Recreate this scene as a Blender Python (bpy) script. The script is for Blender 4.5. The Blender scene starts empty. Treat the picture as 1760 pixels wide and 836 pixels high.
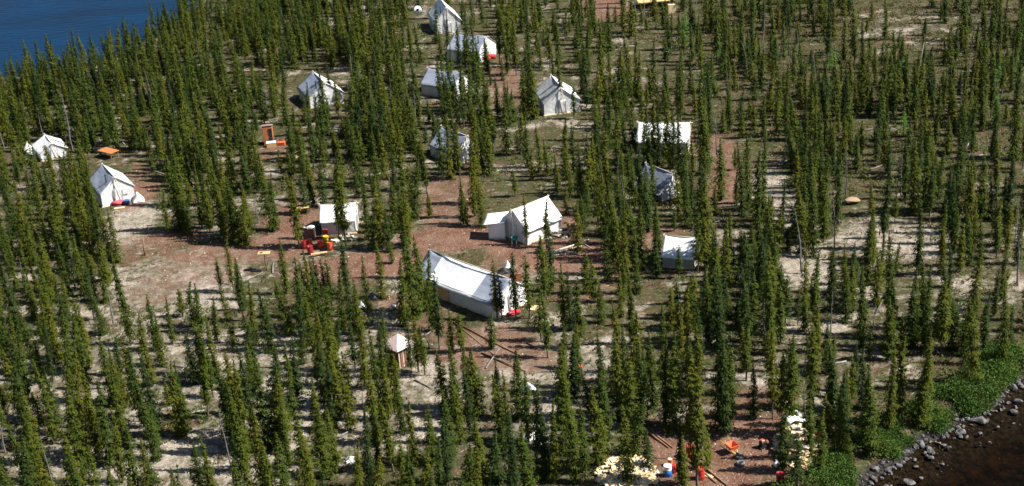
import bpy, bmesh, math, random
import numpy as np
from mathutils import Vector, Matrix, Euler
random.seed(7); rng = np.random.default_rng(11)
SC = bpy.context.scene
COL = SC.collection
# ------------------------------------------------------------------ camera
W, H, F = 1760.0, 836.0, 2600.0
CAMH = 60.0
PITCH, ROLL = math.radians(24.0), math.radians(-4.0)
cam = bpy.data.cameras.new('camera'); camo = bpy.data.objects.new('camera', cam); COL.objects.link(camo)
camo.rotation_euler = (Matrix.Rotation(math.pi/2 - PITCH, 3, 'X') @ Matrix.Rotation(ROLL, 3, 'Z')).to_euler()
camo.location = (0, 0, CAMH)
cam.sensor_width = 36; cam.lens = 36*F/W; cam.clip_start = 1; cam.clip_end = 8000
SC.camera = camo
R = np.array(Matrix.Rotation(math.pi/2 - PITCH, 3, 'X') @ Matrix.Rotation(ROLL, 3, 'Z'))
# ------------------------------------------------------------------ sky, sun, exposure
SUN_EL, SUN_AZ = math.radians(47), math.radians(-10)      # sun on the right
sdir = Vector((math.cos(SUN_EL)*math.cos(SUN_AZ), math.cos(SUN_EL)*math.sin(SUN_AZ), math.sin(SUN_EL)))
w = bpy.data.worlds.new('World'); SC.world = w; w.use_nodes = True
nt = w.node_tree; bg = nt.nodes['Background']
sky = nt.nodes.new('ShaderNodeTexSky'); sky.sky_type = 'NISHITA'; sky.sun_disc = False
sky.sun_elevation = SUN_EL; sky.sun_rotation = math.pi/2 - SUN_AZ
sky.air_density = 1.0; sky.dust_density = 0.6; sky.ozone_density = 1.5
nt.links.new(sky.outputs[0], bg.inputs[0]); bg.inputs[1].default_value = 0.05
sl = bpy.data.lights.new('sun', 'SUN'); so = bpy.data.objects.new('sun', sl); COL.objects.link(so)
sl.energy = 5.0; sl.angle = math.radians(0.5); sl.color = (1.0, 0.965, 0.905)
so.rotation_euler = sdir.to_track_quat('Z', 'Y').to_euler(); so.location = (60, 60, 120)
SC.view_settings.view_transform = 'Standard'; SC.view_settings.look = 'None'
SC.view_settings.exposure = 1.05; SC.view_settings.gamma = 1.0; SC.view_settings.use_curve_mapping = False
SC.cycles.max_bounces = 5; SC.cycles.diffuse_bounces = 2; SC.cycles.transparent_max_bounces = 8

# ------------------------------------------------------------------ photo <-> ground
def G(px, py, z=0.0):
    d = R @ np.array([(px - W/2)/F, -(py - H/2)/F, -1.0])
    t = (z - CAMH)/d[2]
    return Vector((d[0]*t, d[1]*t, z))
def PROJ(P):
    P = np.atleast_2d(np.asarray(P, float)) - np.array([0, 0, CAMH])
    c = P @ R
    return np.stack([W/2 + F*c[:, 0]/(-c[:, 2]), H/2 - F*c[:, 1]/(-c[:, 2])], 1), -c[:, 2]
def px_per_m(px, py):
    g = G(px, py); _, d = PROJ([g]); return F/d[0]

# ------------------------------------------------------------------ materials
def mat(name, col, rough=0.8, var=0.0, nscale=3.0, bump=0.0, bscale=20.0, col2=None, metal=0.0, spec=0.3, trans=0.0, stretch=None, coord='Object', seams=0):
    m = bpy.data.materials.new(name); m.use_nodes = True
    n = m.node_tree; b = n.nodes['Principled BSDF']; L = n.links
    b.inputs['Roughness'].default_value = rough; b.inputs['Metallic'].default_value = metal
    b.inputs['Specular IOR Level'].default_value = spec
    tc = n.nodes.new('ShaderNodeTexCoord'); src = tc.outputs[coord]
    if stretch:
        mp = n.nodes.new('ShaderNodeMapping'); mp.inputs['Scale'].default_value = stretch
        L.new(src, mp.inputs[0]); src = mp.outputs[0]
    nz = n.nodes.new('ShaderNodeTexNoise'); nz.inputs['Scale'].default_value = nscale; nz.inputs['Detail'].default_value = 5
    L.new(src, nz.inputs['Vector'])
    c2 = col2 or tuple(c*(1-var) for c in col)
    mr = n.nodes.new('ShaderNodeMapRange'); mr.inputs[1].default_value = .35; mr.inputs[2].default_value = .65
    L.new(nz.outputs[0], mr.inputs[0])
    mx = n.nodes.new('ShaderNodeMix'); mx.data_type = 'RGBA'
    mx.inputs[6].default_value = (*col, 1); mx.inputs[7].default_value = (*c2, 1)
    L.new(mr.outputs[0], mx.inputs[0]); L.new(mx.outputs[2], b.inputs['Base Color'])
    if seams:
        sp = n.nodes.new('ShaderNodeSeparateXYZ'); L.new(tc.outputs['Object'], sp.inputs[0])
        m1 = n.nodes.new('ShaderNodeMath'); m1.operation = 'MULTIPLY'; m1.inputs[1].default_value = 1/seams; L.new(sp.outputs[1], m1.inputs[0])
        m2 = n.nodes.new('ShaderNodeMath'); m2.operation = 'FRACT'; L.new(m1.outputs[0], m2.inputs[0])
        m3 = n.nodes.new('ShaderNodeMath'); m3.operation = 'LESS_THAN'; m3.inputs[1].default_value = .07; L.new(m2.outputs[0], m3.inputs[0])
        n2 = n.nodes.new('ShaderNodeTexNoise'); n2.inputs['Scale'].default_value = .6; n2.inputs['Detail'].default_value = 6; L.new(tc.outputs['Object'], n2.inputs['Vector'])
        r2 = n.nodes.new('ShaderNodeMapRange'); r2.inputs[1].default_value = .5; r2.inputs[2].default_value = .75; r2.inputs[4].default_value = .3; L.new(n2.outputs[0], r2.inputs[0])
        m4 = n.nodes.new('ShaderNodeMath'); m4.operation = 'MULTIPLY_ADD'; m4.inputs[1].default_value = .22; L.new(m3.outputs[0], m4.inputs[0]); L.new(r2.outputs[0], m4.inputs[2])
        m5 = n.nodes.new('ShaderNodeMix'); m5.data_type = 'RGBA'; L.new(m4.outputs[0], m5.inputs[0]); L.new(mx.outputs[2], m5.inputs[6]); m5.inputs[7].default_value = (.38, .34, .28, 1)
        L.new(m5.outputs[2], b.inputs['Base Color'])
    if bump:
        nb = n.nodes.new('ShaderNodeTexNoise'); nb.inputs['Scale'].default_value = bscale; nb.inputs['Detail'].default_value = 3
        L.new(src, nb.inputs['Vector'])
        bp = n.nodes.new('ShaderNodeBump'); bp.inputs['Strength'].default_value = bump; bp.inputs['Distance'].default_value = 0.1
        L.new(nb.outputs[0], bp.inputs['Height']); L.new(bp.outputs[0], b.inputs['Normal'])
    if trans:
        tr = n.nodes.new('ShaderNodeBsdfTranslucent'); L.new(mx.outputs[2], tr.inputs[0])
        ms = n.nodes.new('ShaderNodeMixShader'); ms.inputs[0].default_value = trans
        L.new(b.outputs[0], ms.inputs[1]); L.new(tr.outputs[0], ms.inputs[2])
        L.new(ms.outputs[0], n.nodes['Material Output'].inputs[0])
    return m
M = {}
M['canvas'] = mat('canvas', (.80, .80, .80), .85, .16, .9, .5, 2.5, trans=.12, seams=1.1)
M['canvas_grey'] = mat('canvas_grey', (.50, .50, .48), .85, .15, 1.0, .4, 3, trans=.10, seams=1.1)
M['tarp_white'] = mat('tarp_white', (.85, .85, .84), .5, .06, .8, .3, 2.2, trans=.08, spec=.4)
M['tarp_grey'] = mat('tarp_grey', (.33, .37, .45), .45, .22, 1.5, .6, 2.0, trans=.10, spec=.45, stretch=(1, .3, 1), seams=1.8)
M['tarp_dark'] = mat('tarp_dark', (.09, .11, .13), .5, .3, 2, .4, 4)
M['tarp_blue'] = mat('tarp_blue', (.02, .05, .14), .5, .2, 2, .3, 4)
M['tarp_pink'] = mat('tarp_pink', (.80, .62, .56), .6, .1, 2, .3, 4, trans=.1)
M['plywood'] = mat('plywood', (.66, .43, .20), .7, .15, 3, 0, col2=(.55, .33, .14), stretch=(1, 5, 1))
M['plywood_red'] = mat('plywood_red', (.50, .19, .07), .7, .15, 3, 0, col2=(.36, .12, .05), stretch=(1, 5, 1))
M['wood_pale'] = mat('wood_pale', (.80, .66, .42), .75, .2, 1.5, .3, 8, col2=(.60, .42, .22))
M['wood_peeled'] = mat('wood_peeled', (.62, .54, .42), .7, .25, 4, .2, 12)
M['wood_brown'] = mat('wood_brown', (.26, .15, .09), .85, .3, 3, .3, 12)
M['wood_grey'] = mat('wood_grey', (.27, .25, .225), .9, .3, 4, .3, 12)
M['bark'] = mat('bark', (.13, .105, .085), .95, .35, 5, .4, 20)
M['snag'] = mat('snag', (.17, .158, .145), .95, .35, 4, .3, 20)
M['drum_red'] = mat('drum_red', (.50, .035, .028), .42, .25, 6, .05, 30, spec=.5)
M['drum_dark'] = mat('drum_dark', (.30, .018, .018), .5, .3, 6, .05, 30, spec=.5)
M['drum_yellow'] = mat('drum_yellow', (.85, .55, .02), .42, .15, 6, spec=.5)
M['drum_orange'] = mat('drum_orange', (.75, .14, .05), .45, .2, 6, spec=.5)
M['blue'] = mat('blue_plastic', (.02, .13, .42), .4, .2, 6, spec=.5)
M['teal'] = mat('teal_plastic', (.02, .22, .18), .4, .2, 6, spec=.5)
M['white_paint'] = mat('white_paint', (.80, .80, .80), .45, .08, 6, spec=.5)
M['red_cloth'] = mat('red_cloth', (.60, .03, .05), .8, .3, 5, .3, 10)
M['pink_cloth'] = mat('pink_cloth', (.62, .10, .14), .8, .3, 5, .3, 10)
M['black'] = mat('black', (.02, .02, .022), .6, .3, 6)
M['rubber'] = mat('rubber', (.16, .16, .17), .75, .35, 10, .3, 30)
M['steel'] = mat('steel', (.45, .45, .46), .4, .2, 8, metal=.8)
M['rust'] = mat('rust', (.22, .08, .04), .85, .4, 6, .3, 20)
M['rope'] = mat('rope', (.55, .50, .40), .9)
M['boulder'] = mat('boulder', (.17, .16, .16), .85, .4, 1.6, .5, 9, col2=(.03, .027, .027), coord='Generated')
M['boulder_red'] = mat('boulder_red', (.30, .14, .07), .85, .4, 2.5, .5, 9, coord='Generated')
M['rock_orange'] = mat('rock_orange', (.34, .25, .15), .9, .3, 1.5, .5, 6)

def foliage(name, c_a, c_b, c_c, trans=.22):
    m = bpy.data.materials.new(name); m.use_nodes = True
    n = m.node_tree; L = n.links; b = n.nodes['Principled BSDF']
    b.inputs['Roughness'].default_value = .75; b.inputs['Specular IOR Level'].default_value = .12
    at = n.nodes.new('ShaderNodeAttribute'); at.attribute_name = 'tint'
    oi = n.nodes.new('ShaderNodeObjectInfo')
    ad = n.nodes.new('ShaderNodeMath'); ad.operation = 'ADD'; L.new(at.outputs['Fac'], ad.inputs[0]); L.new(oi.outputs['Random'], ad.inputs[1])
    fr = n.nodes.new('ShaderNodeMath'); fr.operation = 'FRACT'; L.new(ad.outputs[0], fr.inputs[0])
    cr = n.nodes.new('ShaderNodeValToRGB'); e = cr.color_ramp.elements
    e[0].position = 0; e[0].color = (*c_a, 1); e[1].position = 1; e[1].color = (*c_c, 1)
    k = e.new(.5); k.color = (*c_b, 1)
    L.new(fr.outputs[0], cr.inputs[0])
    tc = n.nodes.new('ShaderNodeTexCoord'); nz = n.nodes.new('ShaderNodeTexNoise'); nz.inputs['Scale'].default_value = 1.6; nz.inputs['Detail'].default_value = 3
    L.new(tc.outputs['Object'], nz.inputs['Vector'])
    mr = n.nodes.new('ShaderNodeMapRange'); mr.inputs[1].default_value = .3; mr.inputs[2].default_value = .7; mr.inputs[3].default_value = .72; mr.inputs[4].default_value = 1.2
    L.new(nz.outputs[0], mr.inputs[0])
    vm = n.nodes.new('ShaderNodeVectorMath'); vm.operation = 'SCALE'; L.new(cr.outputs[0], vm.inputs[0]); L.new(mr.outputs[0], vm.inputs['Scale'])
    L.new(vm.outputs[0], b.inputs['Base Color'])
    tr = n.nodes.new('ShaderNodeBsdfTranslucent'); L.new(vm.outputs[0], tr.inputs[0])
    ms = n.nodes.new('ShaderNodeMixShader'); ms.inputs[0].default_value = trans
    L.new(b.outputs[0], ms.inputs[1]); L.new(tr.outputs[0], ms.inputs[2]); L.new(ms.outputs[0], n.nodes['Material Output'].inputs[0])
    return m
M['spruce'] = foliage('spruce_needles', (.072, .076, .005), (.045, .063, .005), (.021, .037, .007), .05)
M['larch'] = foliage('larch_needles', (.13, .27, .05), (.15, .28, .06), (.11, .24, .07), .35)
M['willow'] = foliage('willow_leaves', (.085, .145, .024), (.052, .105, .018), (.090, .105, .026), .18)
M['shrub'] = foliage('shrub_leaves', (.10, .115, .035), (.13, .10, .05), (.15, .12, .045), .2)
M['scrub'] = foliage('scrub_leaves', (.085, .115, .030), (.10, .15, .035), (.12, .11, .04), .2)
M['orange_shrub'] = foliage('orange_leaves', (.28, .11, .03), (.22, .10, .03), (.18, .07, .03), .25)

# ------------------------------------------------------------------ mesh helpers
def add_obj(name, me, mats, parent=None):
    for m in (mats if isinstance(mats, (list, tuple)) else [mats]): me.materials.append(M[m] if isinstance(m, str) else m)
    o = bpy.data.objects.new(name, me); COL.objects.link(o)
    if parent: o.parent = parent
    return o
def tag(o, label=None, cat=None, group=None, kind=None):
    if label: o['label'] = label
    if cat: o['category'] = cat
    if group: o['group'] = group
    if kind: o['kind'] = kind
    return o
def empty(name, loc, rz, label, cat, group=None):
    o = bpy.data.objects.new(name, None); COL.objects.link(o); o.empty_display_size = .3
    o.location = loc; o.rotation_euler = (0, 0, rz)
    return tag(o, label, cat, group)
class MB:
    """collects shapes, then builds one mesh object"""
    def __init__(s): s.bm = bmesh.new()
    def box(s, c, d, rz=0.0, mi=0, rot=None, bevel=0.0):
        mtx = Matrix.Translation(c) @ (rot.to_4x4() if rot else Matrix.Rotation(rz, 4, 'Z')) @ Matrix.Diagonal((*d, 1))
        r = bmesh.ops.create_cube(s.bm, size=1, matrix=mtx)
        fs = {f for v in r['verts'] for f in v.link_faces}
        if bevel:
            es = list({e for v in r['verts'] for e in v.link_edges})
            rb = bmesh.ops.bevel(s.bm, geom=es, offset=bevel, segments=1, affect='EDGES'); fs = set(rb['faces']) | {f for f in fs if f.is_valid}
        for f in fs: f.material_index = mi
        return s
    def tube(s, pts, rads, n=8, mi=0, cap=True):
        pts = [Vector(p) for p in pts]
        if not hasattr(rads, '__len__'): rads = [rads]*len(pts)
        rings = []
        for i, p in enumerate(pts):
            t = (pts[min(i+1, len(pts)-1)] - pts[max(i-1, 0)]).normalized()
            a = t.cross(Vector((0, 0, 1)))
            if a.length < 1e-3: a = t.cross(Vector((1, 0, 0)))
            a.normalize(); b = t.cross(a)
            rings.append([s.bm.verts.new(p + (a*math.cos(k*2*math.pi/n) + b*math.sin(k*2*math.pi/n))*rads[i]) for k in range(n)])
        for i in range(len(rings)-1):
            for k in range(n):
                f = s.bm.faces.new((rings[i][k], rings[i][(k+1) % n], rings[i+1][(k+1) % n], rings[i+1][k])); f.material_index = mi; f.smooth = n > 5
        if cap:
            for rg in (rings[0], rings[-1]):
                f = s.bm.faces.new(rg); f.material_index = mi
        return s
    def lathe(s, prof, n=20, c=(0, 0, 0), mi=0, mtx=None):
        c = Vector(c); rings = []
        for r, z in prof:
            rings.append([s.bm.verts.new((mtx @ Vector((r*math.cos(k*2*math.pi/n), r*math.sin(k*2*math.pi/n), z)) if mtx else Vector((r*math.cos(k*2*math.pi/n), r*math.sin(k*2*math.pi/n), z))) + c) for k in range(n)])
        for i in range(len(rings)-1):
            for k in range(n):
                f = s.bm.faces.new((rings[i][k], rings[i][(k+1) % n], rings[i+1][(k+1) % n], rings[i+1][k])); f.material_index = mi; f.smooth = True
        if prof[0][0] > 1e-4: s.bm.faces.new(rings[0]).material_index = mi
        if prof[-1][0] > 1e-4: s.bm.faces.new(rings[-1]).material_index = mi
        return s
    def poly(s, pts, mi=0):
        f = s.bm.faces.new([s.bm.verts.new(p) for p in pts]); f.material_index = mi; return s
    def sheet(s, fn, nu, nv, mi=0, thick=0.0, mfn=None):
        g = [[s.bm.verts.new(fn(i/nu, j/nv)) for j in range(nv+1)] for i in range(nu+1)]
        fs = []
        for i in range(nu):
            for j in range(nv):
                f = s.bm.faces.new((g[i][j], g[i+1][j], g[i+1][j+1], g[i][j+1])); f.smooth = True
                f.material_index = mfn((i+.5)/nu, (j+.5)/nv) if mfn else mi; fs.append(f)
        if thick:
            s.bm.normal_update(); bmesh.ops.solidify(s.bm, geom=fs, thickness=thick)
        return s
    def build(s, name, mats, parent=None):
        me = bpy.data.meshes.new(name)
        s.bm.normal_update(); bmesh.ops.recalc_face_normals(s.bm, faces=s.bm.faces)
        s.bm.to_mesh(me); s.bm.free()
        return add_obj(name, me, mats, parent)
def np_mesh(name, V, Fq, mi=None, tint=None, smooth=False):
    me = bpy.data.meshes.new(name); nf, k = Fq.shape
    me.vertices.add(len(V)); me.vertices.foreach_set('co', np.ascontiguousarray(V, np.float32).ravel())
    me.loops.add(nf*k); me.loops.foreach_set('vertex_index', np.ascontiguousarray(Fq, np.int32).ravel())
    me.polygons.add(nf); me.polygons.foreach_set('loop_start', np.arange(0, nf*k, k, dtype=np.int32))
    if mi is not None: me.polygons.foreach_set('material_index', np.ascontiguousarray(mi, np.int32))
    me.polygons.foreach_set('use_smooth', np.full(nf, smooth))
    me.update(calc_edges=True)
    if tint is not None:
        a = me.attributes.new('tint', 'FLOAT', 'POINT'); a.data.foreach_set('value', np.ascontiguousarray(tint, np.float32))
    return me
def vnoise(x, y, s, seed=0):
    """value noise, vectorised, 0..1"""
    x = np.asarray(x)/s + seed*17.3; y = np.asarray(y)/s + seed*9.1
    xi = np.floor(x).astype(np.int64); yi = np.floor(y).astype(np.int64); fx = x-xi; fy = y-yi
    fx = fx*fx*(3-2*fx); fy = fy*fy*(3-2*fy)
    def h(a, b):
        n = (a*374761393 + b*668265263 + seed*1442695) & 0xffffffff
        n = ((n ^ (n >> 13))*1274126177) & 0xffffffff
        return ((n ^ (n >> 16)) & 0xffff)/65535.0
    return (h(xi, yi)*(1-fx)+h(xi+1, yi)*fx)*(1-fy) + (h(xi, yi+1)*(1-fx)+h(xi+1, yi+1)*fx)*fy

# ------------------------------------------------------------------ shorelines and ground masks
WATER_Z = -0.75
def seg_dist(P, line):
    d = np.full(len(P), 1e9)
    for a, b in zip(line[:-1], line[1:]):
        ab = b-a; t = np.clip(((P-a) @ ab)/(ab @ ab), 0, 1)
        d = np.minimum(d, np.linalg.norm(P-(a+t[:, None]*ab), axis=1))
    return d
def inside(P, poly):
    r = np.zeros(len(P), bool); n = len(poly)
    for i in range(n):
        a, b = poly[i], poly[(i+1) % n]
        c = ((a[1] > P[:, 1]) != (b[1] > P[:, 1]))
        with np.errstate(divide='ignore', invalid='ignore'):
            xx = (b[0]-a[0])*(P[:, 1]-a[1])/(b[1]-a[1]) + a[0]
        r ^= c & (P[:, 0] < xx)
    return r
def gl(pts, z=WATER_Z): return [np.array(G(x, y, z)[:2]) for x, y in pts]
lake_line = gl([(-160, 200), (-60, 160), (0, 139), (60, 131), (110, 120), (150, 113), (190, 100), (230, 88), (262, 66), (290, 52), (318, 26), (345, 8), (352, -14), (380, -40)])
lake_line = [lake_line[0]+np.array([-1500., -260.])] + lake_line + [lake_line[-1]+np.array([60., 900.]), lake_line[-1]+np.array([-200., 2600.])]
lake_poly = lake_line + [np.array([-4000., 2600.]), np.array([-4000., -300.])]
creek_line = gl([(1900, 560), (1830, 600), (1790, 622), (1762, 643), (1737, 662), (1712, 690), (1690, 712), (1668, 718), (1640, 726), (1618, 748), (1590, 758), (1562, 772), (1545, 796), (1520, 806), (1500, 818), (1476, 838), (1440, 862), (1400, 900), (1340, 950)])
creek_line = [creek_line[0]+np.array([700., 500.])] + creek_line + [creek_line[-1]+np.array([-30., -60.]), creek_line[-1]+np.array([-60., -2000.])]
creek_poly = creek_line + [np.array([3000., -2100.]), np.array([3000., 600.])]
def sd_shore(P):
    """signed distance to water edge, + on land"""
    dl = seg_dist(P, lake_line); dl = np.where(inside(P, lake_poly), -dl, dl)
    dc = seg_dist(P, creek_line); dc = np.where(inside(P, creek_poly), -dc, dc)
    return dl, dc
def ground_z(X, Y):
    P = np.stack([X, Y], 1); dl, dc = sd_shore(P)
    z = (vnoise(X, Y, 6, 1)-.5)*.22 + (vnoise(X, Y, 1.6, 2)-.5)*.12 + (vnoise(X, Y, 25, 3)-.5)*.3
    z = z*np.clip((np.minimum(dl, dc)-.5)/4, 0, 1)
    def bank(d):
        return np.where(d > 0, WATER_Z*np.clip(1-d/2.2, 0, 1)**1.5, WATER_Z + np.maximum(d*.16, -1.6))
    z = z + np.minimum(bank(dl), bank(dc)) + ((vnoise(X, Y, .9, 5)-.5)*.16)*((dc < 2) & (dc > -14))
    return z
def gz(x, y): return float(ground_z(np.array([float(x)]), np.array([float(y)]))[0])
def GP(px, py):
    """photo point -> point on the real ground surface"""
    p = G(px, py)
    for _ in range(4): p = G(px, py, gz(p.x, p.y))
    return p
# bare dirt: photo ellipses turned into ground ellipses (cx, cy, rx px, ry px, strength)
DIRT = [(1246, 262, 26, 34, .7), (1252, 300, 30, 26, .8), (1240, 332, 38, 24, .85), (770, 345, 55, 55, .7), (790, 408, 120, 22, 1), (630, 457, 140, 24, 1), (950, 440, 95, 30, 1.1), (890, 428, 60, 16, 1),
        (490, 420, 70, 26, .9), (400, 432, 120, 20, .8), (300, 408, 60, 12, .8), (255, 425, 60, 26, .55), (330, 470, 90, 24, .5), (260, 505, 60, 20, .45), (500, 375, 50, 30, .9), (235, 335, 35, 25, .9), (235, 300, 20, 20, .6), (1270, 765, 95, 62, 1.1), (1165, 765, 65, 40, 1),
        (1225, 820, 90, 30, 1), (1320, 700, 60, 40, .7), (865, 135, 28, 30, .8), (870, 170, 30, 16, .6), (1035, 14, 45, 20, .9), (835, 600, 95, 40, .75), (900, 620, 60, 25, .6), (480, 262, 40, 12, .7), (1115, 410, 70, 22, .7),
        (1320, 770, 40, 40, 1), (1050, 440, 60, 30, .8), (1000, 500, 60, 25, .5), (690, 520, 40, 14, .7), (960, 375, 30, 18, .8), (740, 560, 40, 22, .5), (850, 470, 30, 25, .6), (1210, 240, 30, 20, .6)]
PALE = [(225, 385, 40, 40), (300, 480, 120, 50, .6), (345, 520, 60, 20), (480, 600, 60, 25), (330, 775, 90, 40), (80, 790, 60, 30), (640, 660, 50, 30), (750, 640, 50, 25), (530, 700, 40, 30), (1530, 410, 90, 40), (1560, 50, 110, 40), (1390, 460, 50, 40), (620, 745, 60, 20), (460, 690, 30, 50), (1340, 340, 40, 60), (1450, 480, 160, 130, .25), (180, 620, 240, 120, .45), (600, 680, 200, 110, .55), (950, 660, 160, 100, .5), (1400, 620, 120, 60, .3), (280, 795, 300, 50, .7), (1620, 440, 120, 100, .2)]
def ell(P, lst):
    out = np.zeros(len(P))
    for e in lst:
        c = G(e[0], e[1]); s = px_per_m(e[0], e[1]); a = np.array(c[:2])
        sy = abs((G(e[0], e[1]-1)-c).y); rx, ry = e[2]/s, e[3]*sy
        q = ((P[:, 0]-a[0])/rx)**2 + ((P[:, 1]-a[1])/ry)**2
        out = np.maximum(out, (e[4] if len(e) > 4 else 1)*np.clip(1.6-q, 0, 1))
    return out

def grid_axis(lo, hi, step, far):
    a = list(np.arange(lo, hi+step/2, step)); s = step
    up, dn = a[-1], a[0]; U, D = [], []
    while up < far: s *= 1.35; up += s; U.append(up)
    s = step
    while dn > -far: s *= 1.35; dn -= s; D.append(dn)
    return np.array(D[::-1] + a + U)
gx = grid_axis(-92, 96, .55, 3000); gy = grid_axis(84, 262, .55, 3200)
XX, YY = np.meshgrid(gx, gy, indexing='ij'); X, Y = XX.ravel(), YY.ravel()
Z = ground_z(X, Y)
ni, nj = len(gx), len(gy)
ii, jj = np.meshgrid(np.arange(ni-1), np.arange(nj-1), indexing='ij'); a = (ii*nj+jj).ravel()
gm = np_mesh('ground', np.stack([X, Y, Z], 1), np.stack([a, a+nj, a+nj+1, a+1], 1), smooth=True)
PG = np.stack([X, Y], 1); dl, dc = sd_shore(PG)
def attr(me, n, v):
    t = me.attributes.new(n, 'FLOAT', 'POINT'); t.data.foreach_set('value', np.ascontiguousarray(v, np.float32))
attr(gm, 'dirt', ell(PG, DIRT)); attr(gm, 'pale', ell(PG, PALE)); attr(gm, 'bank', np.clip(1-dc/2.0, 0, 1)); attr(gm, 'deep', np.clip(-dc/15, 0, 1))
pg, _ = PROJ(np.stack([X, np.maximum(Y, 60), Z], 1))
attr(gm, 'moss', np.maximum(np.clip((X-12)/22, 0, 1)*np.clip((Y-128)/30, 0, 1), 1.6*np.clip(1-np.abs(dc-3)/4.5, 0, 1)))

def ground_mat():
    m = bpy.data.materials.new('ground'); m.use_nodes = True; n = m.node_tree; L = n.links; b = n.nodes['Principled BSDF']
    b.inputs['Roughness'].default_value = .95; b.inputs['Specular IOR Level'].default_value = .1
    tc = n.nodes.new('ShaderNodeTexCoord'); P = tc.outputs['Object']
    def noise(s, d=5, seed=0, rough=.6):
        mp = n.nodes.new('ShaderNodeMapping'); mp.inputs['Location'].default_value = (seed*13.7, seed*5.1, 0); L.new(P, mp.inputs[0])
        z = n.nodes.new('ShaderNodeTexNoise'); z.inputs['Scale'].default_value = s; z.inputs['Detail'].default_value = d; z.inputs['Roughness'].default_value = rough
        L.new(mp.outputs[0], z.inputs['Vector']); return z.outputs[0]
    def rngm(v, a, bb, c=0, d=1):
        r = n.nodes.new('ShaderNodeMapRange'); r.inputs[1].default_value = a; r.inputs[2].default_value = bb; r.inputs[3].default_value = c; r.inputs[4].default_value = d
        L.new(v, r.inputs[0]); return r.outputs[0]
    def math_(op, a, bb):
        q = n.nodes.new('ShaderNodeMath'); q.operation = op
        for i, v in enumerate((a, bb)):
            if isinstance(v, (int, float)): q.inputs[i].default_value = v
            else: L.new(v, q.inputs[i])
        return q.outputs[0]
    def mix(f, c1, c2):
        x = n.nodes.new('ShaderNodeMix'); x.data_type = 'RGBA'; L.new(f, x.inputs[0])
        for i, c in ((6, c1), (7, c2)):
            if isinstance(c, tuple): x.inputs[i].default_value = (*c, 1)
            else: L.new(c, x.inputs[i])
        return x.outputs[2]
    def at(s):
        q = n.nodes.new('ShaderNodeAttribute'); q.attribute_name = s; return q.outputs['Fac']
    pale = mix(rngm(noise(.9, 6, 1), .38, .62), (.30, .26, .21), (.185, .145, .105))
    pale = mix(rngm(noise(5, 4, 2), .45, .7), pale, (.42, .375, .31))
    moss = mix(rngm(noise(1.5, 5, 3), .4, .6), (.034, .050, .012), (.068, .050, .026))
    moss = mix(rngm(noise(.5, 6, 16), .52, .62), moss, (.088, .058, .032))
    moss = mix(rngm(noise(2.8, 6, 17, .7), .55, .70), moss, (.19, .17, .12))
    f = math_('ADD', rngm(noise(.22, 6, 4, .65), .31, .51), math_('MULTIPLY', at('moss'), .55))
    f = math_('SUBTRACT', f, math_('MULTIPLY', at('pale'), .7))
    f2 = math_('ADD', math_('MULTIPLY', f, 1.0), rngm(noise(1.3, 6, 5), .3, .7, -.34, .34))
    c = mix(rngm(f2, .18, .85), pale, moss)
    dirt = mix(rngm(noise(.6, 6, 6), .38, .62), (.122, .058, .036), (.175, .100, .068))
    dirt = mix(rngm(noise(7, 3, 7), .58, .72), dirt, (.40, .32, .26))
    fd = rngm(math_('ADD', at('dirt'), rngm(noise(.8, 6, 8, .7), .3, .7, -.5, .5)), .2, .9)
    c = mix(fd, c, dirt)
    spots = rngm(noise(9, 2, 9), .62, .70)
    c = mix(math_('MULTIPLY', spots, .7), c, (.06, .05, .035))
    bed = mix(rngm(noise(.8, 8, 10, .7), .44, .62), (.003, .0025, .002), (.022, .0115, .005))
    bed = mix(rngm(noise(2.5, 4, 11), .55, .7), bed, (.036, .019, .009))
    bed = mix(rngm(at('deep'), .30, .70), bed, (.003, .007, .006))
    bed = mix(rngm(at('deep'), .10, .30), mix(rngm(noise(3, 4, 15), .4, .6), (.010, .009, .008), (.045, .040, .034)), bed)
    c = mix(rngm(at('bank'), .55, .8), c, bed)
    L.new(c, b.inputs['Base Color'])
    bp = n.nodes.new('ShaderNodeBump'); bp.inputs['Strength'].default_value = .8; bp.inputs['Distance'].default_value = .22
    L.new(math_('ADD', noise(2.2, 5, 12), math_('MULTIPLY', noise(8, 3, 13), .4)), bp.inputs['Height']); L.new(bp.outputs[0], b.inputs['Normal'])
    return m
go = add_obj('ground', gm, ground_mat()); tag(go, kind='structure')

def water(name, poly, m, z):
    bm = bmesh.new(); vs = [bm.verts.new((p[0], p[1], z)) for p in poly]; f = bm.faces.new(vs)
    bmesh.ops.triangulate(bm, faces=[f]); me = bpy.data.meshes.new(name); bm.normal_update()
    if bm.faces[:][0].normal.z < 0: bmesh.ops.reverse_faces(bm, faces=bm.faces[:])
    bm.to_mesh(me); bm.free(); o = add_obj(name, me, m); tag(o, kind='structure'); return o
def grow(poly, line, off):
    """push the shoreline part a little under the bank so water meets ground"""
    n = len(line); out = []
    for i, p in enumerate(poly):
        if i < n:
            a = line[max(i-1, 0)]; b = line[min(i+1, n-1)]; t = (b-a)/np.linalg.norm(b-a); out.append(p + np.array([-t[1], t[0]])*off)
        else: out.append(p)
    return out
def lake_mat():
    m = mat('lake_water', (.001, .022, .060), .34, .0, .05, 1.0, .6, col2=(.002, .013, .036), spec=.04, stretch=(1, 2.2, 1))
    m.node_tree.nodes['Principled BSDF'].inputs['Specular Tint'].default_value = (.35, .6, 1, 1)
    return m
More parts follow.
